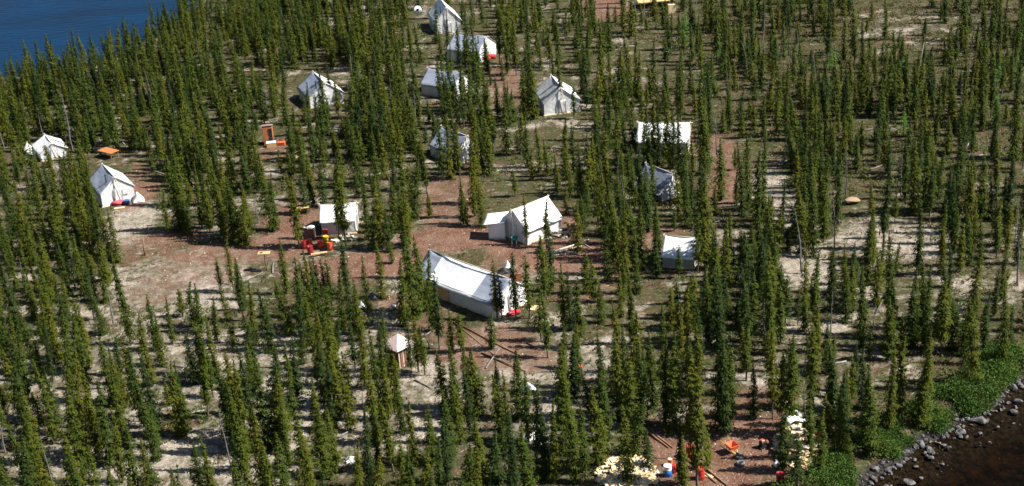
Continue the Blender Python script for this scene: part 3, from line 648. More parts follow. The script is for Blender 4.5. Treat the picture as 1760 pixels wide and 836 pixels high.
o = MB().box((0, 0, .4), (.6, .08, .8)).build('door_panel', 'plywood_red'); o.location = at_px(891, 484); tag(o, 'upright orange board behind the right end of the long tent', 'board')
r = empty('satellite_dish', at_px(719, 32), math.radians(10), 'white round dish with a dark centre near the top edge', 'dish')
rot = Matrix.Rotation(math.radians(70), 3, 'X')
MB().lathe([(.02, .12), (.2, .12), (.5, .02), (.62, -.04), (.5, -.02), (.02, .06)], 20, (0, 0, 1.3), mtx=rot).build('reflector', 'white_paint', r); MB().lathe([(.01, .2), (.18, .2), (.18, .16)], 10, (0, 0, 1.3), mtx=rot).build('hub', 'black', r); MB().tube([(0, .1, 0), (0, .1, 1.25)], .04, 6).build('mast', 'steel', r)
def bag(px, py, m, label, s_=.4, cat='bag', name='duffel_bag', rz=0, z=0):
    o = MB().tube([(-s_*1.3, 0, s_*.55), (-s_*1.1, 0, s_*.6), (0, 0, s_*.62), (s_*1.1, 0, s_*.6), (s_*1.3, 0, s_*.55)], [s_*.25, s_*.55, s_*.62, s_*.55, s_*.25], 10).build(name, m); o.location = at_px(px, py, z); o.rotation_euler = (0, 0, rz); tag(o, label, cat, 'bags and tubs beside the tents'); return o
bag(201, 353, 'pink_cloth', 'left one of two pink-red bags at the left clearing tent'); bag(209, 351, 'pink_cloth', 'right one of two pink-red bags at the left clearing tent')
o = MB().lathe([(.24, 0), (.34, .5), (.36, .5), (.34, .53), (.001, .48)], 14).build('tub', 'blue'); o.location = at_px(219, 352); tag(o, 'blue tub beside the pink-red bags', 'tub')
plank(196, 359, 214, 357, .35, .05, 'wood_pale', 'pale doorstep plank in front of the pink-red bags')
tarp(238, 345, 1.3, 1.6, 1.0, .3, 'canvas', 'white canvas flap heap at the right side of the left clearing tent')
bag(844, 101, 'red_cloth', 'red bag by the right corner of the vented top tent', .5); bag(837, 104, 'red_cloth', 'dark red bag left of the other red bag at the vented top tent', .4)
bag(1208, 447, 'red_cloth', 'red bag right of the small side-on tent', .45); bag(886, 540, 'red_cloth', 'red bag against the right gable of the long tent', .34); bag(878, 543, 'pink_cloth', 'pink-red bag at the long tent gable, left of the brighter red bag', .3)
box_thing('crate', 1155, 338, (.5, .5, .6), .2, 'drum_orange', 'orange box at the right foot of the tilted grey tent', 'crate'); box_thing('crate', 1152, 332, (.4, .3, .4), .2, 'drum_yellow', 'small yellow box behind the orange box at the tilted grey tent', 'crate')
# cream lumber stack at the top edge
r = empty('plywood_cache', at_px(1127, 10), math.radians(3), 'cream plywood platform at the top edge right of centre', 'platform')
MB().box((0, 0, .9), (5.4, 2.4, .08)).build('deck', 'plywood', r)
for x in (-2.4, 0, 2.4): MB().box((x, -1.1, .45), (.1, .1, .86)).build('post', 'wood_brown', r)
box_thing('plywood_box', 1154, 22, (1.1, 1.0, 1.3), .1, 'wood_pale', 'cream plywood box right of the platform at the top edge', 'box')
# small dirt clutter
for k, (px, py) in enumerate([(900, 745)]): pass

def rock_mesh(seed, name='boulder'):
    rr = random.Random(seed); bm = bmesh.new(); bmesh.ops.create_icosphere(bm, subdivisions=2, radius=.5)
    ax = [(Vector((rr.gauss(0, 1), rr.gauss(0, 1), rr.gauss(0, 1))).normalized(), rr.uniform(.26, .42)) for _ in range(9)]
    for v in bm.verts:
        for n_, d in ax:
            k = v.co.dot(n_)
            if k > d: v.co -= n_*(k-d)
        v.co *= rr.uniform(.96, 1.04)
    me = bpy.data.meshes.new(name); bm.to_mesh(me); bm.free(); return me
rocks = [rock_mesh(k) for k in range(8)]
for k, me in enumerate(rocks): me.materials.append(M['boulder'] if k < 7 else M['boulder_red'])
o = bpy.data.objects.new('boulder', rock_mesh(99)); o.data.materials.append(M['rock_orange']); COL.objects.link(o); o.location = at_px(1464, 350, .3); o.scale = (1.8, 1.5, .8); tag(o, 'large tan-orange boulder in the right wood', 'boulder'); LM['the orange boulder'] = (1464, 352)

# ------------------------------------------------------------------ trees: meshes
def leaf_quads(C_, size, D_, rs, T_=None):
    """oriented little quads: centres C_, long axis D_, random roll"""
    n = len(C_); D_ = D_/np.linalg.norm(D_, axis=1, keepdims=True)
    r_ = rs.normal(size=(n, 3)); S_ = np.cross(D_, r_) if T_ is None else T_ + r_*.2; S_ /= np.linalg.norm(S_, axis=1, keepdims=True)
    a = D_*size[:, :1]; b = S_*size[:, 1:]
    V = np.stack([C_-a-b*.5, C_-a*.1+b, C_+a+b*.25, C_+a*.3-b], 1).reshape(-1, 3)
    return V, np.arange(n*4).reshape(-1, 4)
def trunk_mesh(h, r0, lean, rs, n=5, seg=5):
    V = []; Fq = []; off = rs.normal(size=(seg+1, 2))*.05; off[0] = 0
    for i in range(seg+1):
        t = i/seg; r = r0*(1-.9*t)
        for k in range(n): V.append((off[i, 0]+lean[0]*t*t+r*math.cos(k*2*math.pi/n), off[i, 1]+lean[1]*t*t+r*math.sin(k*2*math.pi/n), t*h-(.15 if i == 0 else 0)))
    for i in range(seg):
        for k in range(n): Fq.append((i*n+k, i*n+(k+1) % n, (i+1)*n+(k+1) % n, (i+1)*n+k))
    return np.array(V), np.array(Fq), off
def spruce(seed, rad, bare, thin, club, h=7.0, kind='spruce'):
    rs = np.random.default_rng(seed); lean = rs.normal(size=2)*.16
    TV, TF, off = trunk_mesh(h*.985, rs.uniform(.075, .11), lean, rs)
    cx = lambda t: np.interp(t, np.linspace(0, 1, 6), off[:, 0])+lean[0]*t*t
    cy = lambda t: np.interp(t, np.linspace(0, 1, 6), off[:, 1])+lean[1]*t*t
    Cs, Ds, Ss, Tn = [], [], [], []
    shp = rs.uniform(.75, 1.15); nlev = 32; ph = rs.uniform(0, 6.28); lump = rs.uniform(.5, 1.2, (12, 4))
    for i in range(nlev):
        t = bare + (1-bare)*(i/(nlev-1))**.92; s = (t-bare)/(1-bare)
        prof = (1-s)**shp*(.55+.45*min(1, s*5)) + .025
        if club and s > .74: prof += .25*math.sin((s-.74)/.26*math.pi)
        nb = 4 if s > .85 else 6
        for k in range(nb):
            if rs.random() < thin: continue
            a = ph + i*2.4 + k*6.283/nb + rs.normal()*.35; lm = lump[int(s*11.9), int((a % 6.283)/6.284*4)]
            L_ = rad*prof*rs.uniform(.65, 1.15)*lm + .05
            dr = .45-1.15*(1-s)*rs.uniform(.7, 1.1)
            if kind == 'larch': dr = .15
            d = np.array([math.cos(a), math.sin(a), dr]); d /= np.linalg.norm(d); tn = np.array([-math.sin(a), math.cos(a), 0])
            zb = t*h + rs.normal()*.06
            m = 5 if L_ < .2 else (9 if L_ < .45 else 15)
            for q in range(m):      # one drooping pad of twigs, fuller towards its tip
                u = .25 + .85*math.sqrt(rs.random()); wd_ = (.05+.16*u)*min(1, L_/.45)
                c = np.array([cx(t), cy(t), zb]) + d*L_*u + tn*rs.normal()*wd_*.75; c[2] += -.16*u*u*L_ + rs.normal()*.025
                dd = d + rs.normal(size=3)*.4; dd[2] -= .75 if kind == 'spruce' else 0; Cs.append(c); Ds.append(dd); Tn.append(tn + rs.normal(size=3)*.22)
                Ss.append((rs.uniform(.08, .15)*(.75 if s > .85 else 1), rs.uniform(.026, .050)))
    if kind == 'spruce':
        for i in range(230):     # dense inner twigs round the stem
            t = bare + (1-bare)*rs.uniform(0, .93); s = (t-bare)/(1-bare); q = rad*(.06+.30*(1-s)**.8)*rs.uniform(.2, 1.1); a = rs.uniform(0, 6.28)
            Cs.append(np.array([cx(t)+q*math.cos(a), cy(t)+q*math.sin(a), t*h])); Ds.append(np.array([math.cos(a)*.5, math.sin(a)*.5, -1.])); Tn.append((-math.sin(a), math.cos(a), 0)); Ss.append((rs.uniform(.13, .20)*(1.15-.7*s), rs.uniform(.08, .13)*(1.15-.7*s)))
    for i in range(26):      # dead lower twigs
        t = rs.uniform(.06, bare+.15); a = rs.uniform(0, 6.28); L_ = rs.uniform(.2, .5)*rad*1.2; d = np.array([math.cos(a), math.sin(a), -.35])
        Cs.append(np.array([cx(t), cy(t), t*h])+d*L_*.5); Ds.append(d); Tn.append((-math.sin(a), math.cos(a), 0)); Ss.append((L_*.5, .014))
    Cs.append((cx(1), cy(1), h)); Ds.append((0, 0, 1.)); Tn.append((1., 0, 0)); Ss.append((.30, .04))
    V, Fq = leaf_quads(np.array(Cs), np.array(Ss), np.array(Ds), rs, np.array(Tn, float) if kind == 'spruce' else None)
    return TV, TF, V, Fq, h, rad
def snag(seed, h=6.5):
    rs = np.random.default_rng(seed); lean = rs.normal(size=2)*.3; TV, TF, off = trunk_mesh(h, .09, lean, rs)
    C_, D_, S_ = [], [], []
    for i in range(70):
        t = rs.uniform(.18, .98); a = rs.uniform(0, 6.28); L_ = rs.uniform(.2, .75)*(1.1-t*.8); dr = -.25+rs.normal()*.3
        d = np.array([math.cos(a), math.sin(a), dr]); d /= np.linalg.norm(d)
        C_.append(np.array([lean[0]*t*t, lean[1]*t*t, t*h])+d*L_*.5); D_.append(d); S_.append((L_*.5, .016))
    V, Fq = leaf_quads(np.array(C_), np.array(S_), np.array(D_), rs); return TV, TF, V, Fq, h, .5
PAR = []   # spruce variants: radius, bare fraction, thin, club, look word
for k in range(16):
    rr = random.Random(100+k)
    st = k % 4
    if st == 0: p = (rr.uniform(.92, 1.12), .04, .02, False, 'full crowned')
    elif st == 1: p = (rr.uniform(.68, .82), .08, .03, False, 'narrow')
    elif st == 2: p = (rr.uniform(.64, .80), .10, .05, True, 'club topped')
    else: p = (rr.uniform(.58, .70), .22, .22, rr.random() < .5, 'thin ragged')
    PAR.append(p)
SPR = [spruce(k+1, *p[:4]) for k, p in enumerate(PAR)]
SNG = [snag(200+k) for k in range(5)]
LAR = [spruce(300+k, 1.15, .12, .35, False, 6.5, 'larch') for k in range(3)]
def mk(src, crown_mat, trunk_mat, nm):
    TV, TF, V, Fq, h, r_ = src
    t = np_mesh(nm+'_trunk', TV, TF, smooth=True); t.materials.append(M[trunk_mat])
    c = np_mesh(nm+'_crown', V, Fq); c.materials.append(M[crown_mat]); return t, c
SPM = [mk(s, 'spruce', 'bark', 'spruce') for s in SPR]; SNM = [mk(s, 'snag', 'snag', 'snag') for s in SNG]; LAM = [mk(s, 'larch', 'bark', 'larch') for s in LAR]

# ------------------------------------------------------------------ trees: hand placed from the photo (x top, y top, y base, style)   style 0 full 1 narrow 2 club 3 thin s snag
HAND = '''
155 335 440 0|172 345 447 0|186 360 452 0|140 350 445 0|120 345 440 1|193 424 592 1|144 461 550 3|182 490 560 s|388 412 503 3|372 444 500 3|402 447 515 1|253 508 602 1|283 511 592 1|321 486 562 1|333 488 572 1|306 496 545 3|362 511 585 1
385 494 592 0|425 488 592 1|278 330 402 1|288 262 395 0|301 290 398 1|315 344 402 0|330 280 392 1|355 337 392 1|365 275 405 0|372 313 410 1|388 307 415 0|412 340 421 0|418 317 402 1|400 330 419 0|345 300 400 1|453 282 397 0|462 300 395 1|495 300 368 1|500 310 428 3
525 275 345 1|568 292 412 3|577 275 424 3|621 300 412 1|641 300 426 1|634 357 430 0|661 360 433 0|671 293 388 1|688 270 392 0|704 275 376 0|684 313 420 0|694 330 425 1|790 307 386 1|808 270 372 1|825 327 390 0|798 330 390 1|700 407 545 0|718 407 535 0|731 434 570 1|681 447 560 0|743 470 600 3
622 441 535 0|480 411 505 1|522 434 545 1|540 444 530 3|586 414 505 3|577 461 565 0|596 467 575 0|607 480 585 0|450 504 605 0|483 480 575 0|517 450 545 1|560 447 532 3|552 447 530 3|847 449 548 3|857 472 548 3|771 534 605 1|787 540 605 3|840 538 600 1
900 337 422 3|935 343 425 3|930 400 505 0|941 388 500 1|879 436 550 3|903 440 548 3|964 457 565 1|975 467 568 0|1005 431 505 1|1020 447 520 1|1041 390 485 1|1032 275 405 0|1044 280 420 1|1052 313 445 0|1069 347 485 0|1057 340 470 1|1081 340 440 1|1092 397 505 0|1129 350 432 1|1166 422 478 3
1126 394 478 1|1203 285 440 0|1212 300 462 0|1198 367 470 3|1215 457 590 0|1232 480 600 0|1216 738 805 1|1165 717 832 1|1174 750 850 1|1111 737 812 0|1074 700 832 0|1195 640 838 3|1206 673 790 s|1329 560 720 3|1345 702 808 1|1372 750 838 3|1410 700 815 1
905 82 190 0|912 100 205 0|896 110 205 1|960 85 193 1|984 150 205 3|562 112 178 3|525 143 200 1|550 155 208 0|540 160 210 3|575 140 205 3|600 140 215 0|620 110 200 1|760 108 185 1|772 95 190 0|790 100 190 1|808 115 200 0|815 85 175 0|830 118 190 1|750 100 170 3
752 205 310 3|765 200 308 0|772 178 300 0|783 212 305 3|742 190 260 1|812 180 290 1|822 200 300 1|835 205 300 0|765 20 100 1|783 28 110 1|755 55 130 0|800 42 115 1|797 55 118 3|812 40 125 1|745 5 75 0|852 10 110 3|870 5 110 3|880 20 130 3
1120 170 275 0|1130 185 285 0|1142 160 280 1|1155 185 290 0|1165 195 300 0|1150 220 300 3|1105 215 290 3|1190 230 320 3|1096 240 350 0|1110 285 350 0|1120 265 345 1|1088 280 360 1|1105 300 365 0|1170 250 345 0|1180 262 350 0|1165 292 372 0|1206 150 300 1
1232 150 270 s|1380 350 470 s|1385 640 720 s|1400 560 700 3|1216 210 300 1|1275 250 370 0|1285 235 360 0|1300 260 390 1|1265 300 350 1|1310 240 380 0
655 540 640 1|648 545 650 1|640 570 700 0|710 545 640 3|722 560 645 3|698 555 650 3|670 610 700 0|680 640 745 0|655 600 720 1|635 640 760 0|620 700 836 0|733 560 600 s
545 590 690 0|570 606 720 1|560 620 740 1|590 640 740 1|545 700 820 0|515 720 850 0|535 655 780 1|755 600 700 0|775 590 705 0|800 595 720 0|812 600 715 0|850 620 720 1|865 640 740 1|900 640 760 1|915 655 770 0|780 640 760 0|735 700 800 1|760 715 830 1|700 690 800 1|685 760 850 0
930 700 820 0|945 690 830 1|960 650 780 0|975 640 770 1|1000 690 810 1|1025 670 800 0|965 560 680 0|980 575 690 1|1060 580 720 0|1080 600 740 0|1100 590 730 1|1120 570 700 0|1140 580 730 1|1155 600 740 0|1185 600 740 0|1235 560 735 0|1245 590 750 1|1255 600 740 3|1060 520 640 0|1090 540 660 0|990 480 600 3|985 560 635 3
65 620 760 1|95 590 750 0|110 600 780 0|20 620 760 0|35 700 830 1|60 700 850 0|110 740 860 0|140 640 790 1|160 660 800 0|185 700 830 1|190 640 765 0|220 590 735 1|215 585 725 3|245 600 750 0|250 680 790 0|285 625 750 0|298 640 745 0|300 625 720 1|240 757 870 0|262 790 880 0|330 760 850 1|352 780 860 0
375 640 780 3|390 610 760 0|400 620 780 0|415 600 740 1|440 620 770 0|455 600 760 0|470 640 770 0|485 590 720 0|380 700 840 s|395 750 870 0|415 760 870 1|430 700 850 0|340 560 660 1|355 545 650 0|320 570 660 0|700 780 880 0|730 770 870 1|640 780 880 0|610 770 880 1|800 760 880 0|820 720 850 1|845 740 860 0|870 700 830 0|880 760 880 1|900 730 850 1
'''.replace('\n', '|')
TREES = []   # dict(x,y,h,kind,var)
def add_tree(bx, by, htop_px, style, hand=True):
    pass
lean_dir = lambda px, py: (PROJ([G(px, py)+Vector((0, 0, 5))])[0][0]-np.array([px, py]))
OCC = np.zeros((0, 2))
def base_from_top(xt, yt, yb):
    xb = xt
    for _ in range(3):
        d = lean_dir(xb, yb); xb = xt - d[0]/d[1]*(yt-yb)
    return xb
for s in HAND.split('|'):
    p = s.split()
    if len(p) < 4: continue
    xt, yt, yb = map(float, p[:3]); xb = base_from_top(xt, yt, yb); g = GP(xb, yb); d = lean_dir(xb, yb); hh = 5*(yt-yb)/d[1]
    st = p[3]
    if st == 's': TREES.append([g.x, g.y, hh, 'snag', random.randrange(5), 1])
    else: TREES.append([g.x, g.y, hh, 'spruce', random.choice([k for k in range(16) if k % 4 == int(st)]), 1])
# random fill
DENS = '''
0 0 0 8 10 10 10 8 6 5 6 5 7 7 5 5 4 3 4 4
8 9 10 10 10 10 10 9 7 8 4 5 5 6 6 6 6 6 6 6
10 10 10 10 10 10 10 9 8 8 5 5 7 6 5 6 6 6 6 6
10 9 9 8 8 6 9 10 9 8 7 7 8 8 1 8 6 6 6 6
10 10 1 2 5 6 5 7 3 4 3 7 9 7 1 7 6 6 6 7
10 10 1 3 4 2 4 5 2 0 1 8 9 7 4 9 6 5 5 6
9 9 1 1 3 2 1 5 1 0 2 5 9 8 9 9 8 5 6 7
9 8 5 2 4 7 8 4 4 3 6 8 9 9 10 9 7 7 7 7
7 8 6 5 7 4 6 5 5 5 6 8 9 9 7 5 8 8 7 0
7 8 6 4 8 4 7 7 6 9 8 8 8 7 3 5 9 8 0 0
8 8 5 3 7 5 8 8 7 9 8 6 4 2 2 7 8 0 0 0
9 8 6 5 8 7 9 9 8 9 8 7 5 4 5 6 0 0 0 0
9 8 8 8 8 8 9 9 9 9 8 8 7 6 6 0 0 0 0 0
'''.split()
DG = np.array([float(v) for v in DENS]).reshape(13, 20); DG[7:12, 15:] = np.maximum(DG[7:12, 15:], 10);  DG[:5, :] *= 1.4; DG[:4, :8] *= 1.25; DG[5:9, 12:] *= 1.25
def dens(px, py):
    c = np.clip(px/88-.5, 0, 18.999); r_ = np.clip(py/76-.5, 0, 11.999); ci, ri = c.astype(int), r_.astype(int); fc, fr = c-ci, r_-ri
    return (DG[ri, ci]*(1-fc)+DG[ri, ci+1]*fc)*(1-fr) + (DG[ri+1, ci]*(1-fc)+DG[ri+1, ci+1]*fc)*fr
# things that stay visible: (x0,y0,x1,y1, strength)
KEEP = [(733, 425, 905, 552, 1), (840, 335, 958, 424, 1), (160, 270, 245, 360, 1), (502, 112, 592, 192, .85), (756, 48, 852, 112, .85), (740, 0, 782, 64, .75), (722, 104, 752, 166, 1), (735, 212, 816, 288, .75),
        (925, 122, 1000, 202, .85), (1100, 203, 1188, 266, .7), (1126, 282, 1162, 348, .85), (1145, 404, 1206, 468, 1), (540, 348, 616, 408, 1), (515, 392, 578, 440, 1), (446, 424, 470, 468, 1),
        (665, 570, 714, 636, 1), (1122, 745, 1335, 836, 1), (1030, 782, 1120, 836, .9), (1325, 730, 1402, 806, .9), (452, 208, 488, 254, 1), (160, 248, 208, 272, 1), (28, 238, 112, 280, .3),
        (197, 325, 272, 470, 1), (230, 440, 365, 500, .9), (722, 305, 842, 402, .95), (842, 425, 1015, 470, .95), (1010, 410, 1060, 436, .8), (590, 430, 690, 490, .85), (1220, 240, 1266, 340, .6), (370, 590, 395, 615, 1), (903, 655, 918, 675, 1),
        (1270, 650, 1320, 760, .8), (770, 548, 850, 620, .5), (440, 385, 520, 500, .6), (1453, 332, 1480, 354, 1), (710, 10, 728, 32, 1), (1100, 0, 1160, 20, .8), (1100, 395, 1150, 425, .7), (1490, 380, 1600, 440, .4), (1480, 0, 1640, 50, .5),
        (480, 345, 540, 420, .8), (280, 735, 380, 836, .45), (150, 770, 240, 836, .4), (600, 500, 690, 530, .7), (1030, 0, 1060, 30, .8)]
KA = np.array(KEEP)
s0 = 1.38; cx_, cy_ = np.meshgrid(np.arange(-95, 100, s0), np.arange(78, 262, s0), indexing='ij'); cx_ = cx_.ravel()+rng.uniform(-.8, .8, cx_.size); cy_ = cy_.ravel()+rng.uniform(-.8, .8, cy_.size)
zz = ground_z(cx_, cy_); pp, dd = PROJ(np.stack([cx_, cy_, zz], 1))
dl_, dc_ = sd_shore(np.stack([cx_, cy_], 1))
ok = (pp[:, 0] > -60) & (pp[:, 0] < W+70) & (pp[:, 1] > 2) & (pp[:, 1] < H+135) & (dl_ > .8) & (dc_ > 1.2)
clump = np.clip((vnoise(cx_, cy_, 5.5, 21)*.6+vnoise(cx_, cy_, 2.6, 22)*.4-.27)*3.2, .12, 1.6)
pr_ = dens(pp[:, 0], pp[:, 1])/10*.70*clump*(1-.65*np.clip(ell(np.stack([cx_, cy_], 1), PALE), 0, 1))
ok &= rng.random(len(pr_)) < pr_
idx = np.nonzero(ok)[0]
hand_xy = np.array([[t[0], t[1]] for t in TREES])
for i in idx:
    x, y = cx_[i], cy_[i]
    if np.min(np.hypot(hand_xy[:, 0]-x, hand_xy[:, 1]-y)) < 1.3: continue
    if any(abs(t[0]-x) < .95 and abs(t[1]-y) < .95 for t in TREES[-60:]): continue
    if any(abs((Vector((x, y, 0))-c)@u) < a and abs((Vector((x, y, 0))-c)@v) < b for c, u, v, a, b in TENT_FOOT): continue
    px, py = pp[i]; right = px > 1130 and py < 330
    h = float(np.clip(rng.normal(4.9 if right else 5.4, 1.25), 2.4, 8.4)) if rng.random() > .2 else float(rng.uniform(1.8, 3.8))
    if px < 500 and py < 160: h *= .86
    r_ = rng.random(); kind = 'spruce'
    var = int(rng.choice([0, 4, 8, 12]) if r_ < (.2 if right else .46) else rng.choice([1, 5, 9, 13]) if r_ < .68 else rng.choice([2, 6, 10, 14]) if r_ < .86 else rng.choice([3, 7, 11, 15]))
    q = rng.random()
    if q < (.09 if right else .055): kind = 'snag'; var = int(rng.integers(5)); h *= .85
    # keep the camp visible
    top, _ = PROJ([[x, y, zz[i]+h]]); tx, ty = top[0]; s = F/dd[i]; hw_ = .6*s
    bad = False
    for x0, y0, x1, y1, k in KEEP:
        ya, yb = max(ty, y0), min(py - .15*h*s, y1)
        if ya < yb:
            xa = px+(tx-px)*((py-(ya+yb)/2)/max(py-ty, 1))
            if x0-hw_ < xa < x1+hw_ and rng.random() < k: bad = True; break
    if bad: continue
    TREES.append([x, y, h, kind, var, 0])
# larches seen as bright green crowns
for xt, yt, yb in ((1175, 15, 85), (1213, 108, 160), (1428, 140, 175), (1323, 150, 190), (1555, 185, 235), (1715, 160, 215), (1430, 85, 120), (1716, 110, 145), (1550, 100, 135), (1750, 95, 130), (1236, 65, 110)):
    xb = base_from_top(xt, yt, yb); g = GP(xb, yb); d = lean_dir(xb, yb); TREES.append([g.x, g.y, 5*(yt-yb)/d[1], 'larch', random.randrange(3), 1])
print('trees', len(TREES))

# ------------------------------------------------------------------ trees: the 300 that show largest become things
T = []
for t in TREES:
    z = gz(t[0], t[1]); b, dpt = PROJ([[t[0], t[1], z]]); tp, _ = PROJ([[t[0], t[1], z+t[2]]])
    vis = max(0, min(b[0][1], H)-max(tp[0][1], 0)); 
    if tp[0][0] < -25 or tp[0][0] > W+25 or vis < 3: continue
    rad = {'spruce': PAR[t[4]][0] if t[3] == 'spruce' else 1, 'snag': .4, 'larch': 1.1}[t[3]]
    T.append(dict(x=t[0], y=t[1], z=z, h=t[2], kind=t[3], var=t[4], bx=b[0][0], by=b[0][1], tx=tp[0][0], ty=tp[0][1], s=F/dpt[0], area=vis*rad*t[2]/7*F/dpt[0]))
spr = sorted([t for t in T if t['kind'] == 'spruce'], key=lambda t: -t['area'])
near, rest = spr[:300], spr[300:]
ORD = ['nearest', 'second', 'third', 'fourth', 'fifth', 'sixth', 'seventh', 'eighth', 'ninth', 'tenth', 'eleventh', 'twelfth', 'thirteenth', 'fourteenth', 'fifteenth', 'sixteenth', 'seventeenth', 'eighteenth', 'nineteenth', 'twentieth']
EDGE = {'the bottom left corner': (0, 836), 'the left edge, two thirds down': (0, 560), 'the left edge, halfway down': (0, 418), 'the bottom edge, an eighth across': (220, 836), 'the bottom edge, a quarter across': (440, 836), 'the bottom edge, a third across': (590, 836),
        'the bottom edge, left of its middle': (740, 836), 'the middle of the bottom edge': (880, 836), 'the bottom edge, right of its middle': (990, 836), 'the right edge, halfway down': (1760, 418), 'the right edge, two thirds down': (1760, 560),
        'the creek bank': (1560, 735), 'the upper creek bank': (1700, 650), 'the lower creek bank': (1450, 815), 'the right wood, below the boulder': (1480, 520), 'the right wood above the creek': (1420, 640), 'the wood right of centre': (1250, 560), 'the wood left of the pink shed': (480, 640), 'the left foreground wood': (240, 680), 'the wood below the wash stand': (430, 550)}
def where(t):
    best = None
    for nm, (lx, ly) in list(LM.items())+list(EDGE.items()):
        dx, dy = t['bx']-lx, (t['by']-ly)*1.6; d = math.hypot(dx, dy)*(1.0 if nm in EDGE else .8)
        if best is None or d < best[0]: best = (d, nm, dx, dy)
    d, nm, dx, dy = best
    rel = ('right of' if dx > 0 else 'left of') if abs(dx) > abs(dy) else ('in front of' if dy > 0 else 'behind')
    if 'edge' in nm or 'corner' in nm or 'wood' in nm or 'bank' in nm: rel = {'right of': 'right from', 'left of': 'left from', 'in front of': 'down from', 'behind': 'up from'}[rel]
    return d, nm, rel
def label_all(lst, noun):
    byk = {}
    for t in lst: d, nm, rel = where(t); t['k'] = (nm, rel); byk.setdefault(t['k'], []).append((d, id(t), t))
    for (nm, rel), l in byk.items():
        for i, (_, _, t) in enumerate(sorted(l, key=lambda q: q[:2])):
            size = 'tall' if t['h'] > 7 else 'short' if t['h'] < 4.6 else 'mid height'
            look = PAR[t['var']][4] if t['kind'] == 'spruce' else {'snag': 'bare grey', 'larch': 'bright green feathery'}[t['kind']]
            o_ = ORD[i] if i < 20 else 'outermost'
            t['label'] = f"{size} {look} {noun}, {o_} {rel} {nm}"
def make_tree(t, meshes, name, cat, group, refh):
    r = bpy.data.objects.new(name, None); COL.objects.link(r); r.location = (t['x'], t['y'], t['z']); k = t['h']/refh
    wk = k**.4 * random.uniform(.8, 1.25)
    r.rotation_euler = (random.gauss(0, .03), random.gauss(0, .03), random.uniform(0, 6.28)); r.scale = (wk, wk, k)
    tag(r, t['label'], cat, group)
    for nm, me in zip(('trunk', 'crown'), meshes):
        c = bpy.data.objects.new(nm, me); COL.objects.link(c); c.parent = r
label_all(near, 'black spruce')
for t in near: make_tree(t, SPM[t['var']], 'spruce_tree', 'spruce', 'black spruces standing around the camp', 7.0)
sn = [t for t in T if t['kind'] == 'snag']; label_all(sn, 'dead spruce')
for t in sn: make_tree(t, SNM[t['var']], 'dead_tree', 'dead tree', 'dead grey spruces in the wood', 6.5)
la = [t for t in T if t['kind'] == 'larch']; label_all(la, 'larch')
for t in la: make_tree(t, LAM[t['var']], 'larch_tree', 'larch', 'larches in the upper right wood', 6.5)
Vs, Fs, Ms, Ts = [], [], [], []; off = 0
for t in rest:
    TV, TF, V, Fq, h, r_ = SPR[t['var']]; k = t['h']/7; wk = k**.4*random.uniform(.8, 1.25); a = random.uniform(0, 6.28); ca, sa = math.cos(a), math.sin(a)
    keep = rng.random(len(Fq)) < (.55 if t['s'] < 16 else .8); V = V[np.repeat(keep, 4)]; V = V if t['s'] > 16 else (lambda q: (q.mean(1, keepdims=True) + (q-q.mean(1, keepdims=True))*1.22).reshape(-1, 3))(V.reshape(-1, 4, 3)); Fq = np.arange(len(V)).reshape(-1, 4)
    A = np.concatenate([TV, V]); q = np.stack([(A[:, 0]*ca-A[:, 1]*sa)*wk, (A[:, 0]*sa+A[:, 1]*ca)*wk, A[:, 2]*k], 1) + np.array([t['x'], t['y'], t['z']])
    Vs.append(q); Fs.append(np.concatenate([TF, Fq+len(TV)])+off); Ms.append(np.concatenate([np.zeros(len(TF)), np.ones(len(Fq))])); Ts.append(np.full(len(A), random.random())); off += len(A)
me = np_mesh('spruce_forest', np.concatenate(Vs), np.concatenate(Fs), np.concatenate(Ms), np.concatenate(Ts)); me.materials.append(M['bark']); me.materials.append(M['spruce'])
o = bpy.data.objects.new('spruce_forest', me); COL.objects.link(o); tag(o, 'rest of the black spruce wood behind and between the nearer trees', 'forest', kind='stuff')
print('TREES near', len(near), 'rest', len(rest), 'snags', len(sn), 'faces', len(me.polygons))

# ------------------------------------------------------------------ low shrubs, willows, stones
def tufts(name, pts, sizes, nleaf, leaf, m, label, cat, squash=.7):
    rs = np.random.default_rng(len(pts)+5); n = len(pts); P = np.repeat(pts, nleaf, 0); S = np.repeat(sizes, nleaf)
    d = rs.normal(size=(len(P), 3)); d[:, 2] = np.abs(d[:, 2]); d /= np.linalg.norm(d, axis=1, keepdims=True)
    C_ = P + d*(rs.random(len(P))**.5*S)[:, None]*np.array([1, 1, squash]); sz = np.stack([leaf*rs.uniform(.6, 1.5, len(P)), leaf*rs.uniform(.35, .8, len(P))], 1)*np.clip(S/.4, .6, 1.6)[:, None]
    V, Fq = leaf_quads(C_, sz, d+rs.normal(size=d.shape)*.7, rs)
    me = np_mesh(name, V, Fq, tint=np.repeat(np.repeat(np.clip(vnoise(pts[:, 0], pts[:, 1], 2.5, 77)*1.5-.25+rs.normal(size=n)*.12, 0, .999)*.85, nleaf), 4)); me.materials.append(M[m])
    o = bpy.data.objects.new(name, me); COL.objects.link(o); tag(o, label, cat, kind='stuff'); return o
N = 26000; x = rng.uniform(-92, 96, N); y = rng.uniform(84, 240, N); z = ground_z(x, y); pq, _ = PROJ(np.stack([x, y, z], 1)); P2 = np.stack([x, y], 1); l_, c_ = sd_shore(P2)
dt = ell(P2, DIRT); cov = vnoise(x, y, 7, 31)*.6+vnoise(x, y, 2, 32)*.4 + .22*np.clip((x-12)/22, 0, 1)*np.clip((y-128)/30, 0, 1)
k = (l_ > .3) & (c_ > 1.6) & (dt < .25) & (cov > .44) & (pq[:, 0] > -40) & (pq[:, 0] < W+40) & (pq[:, 1] > -30) & (pq[:, 1] < H+30)
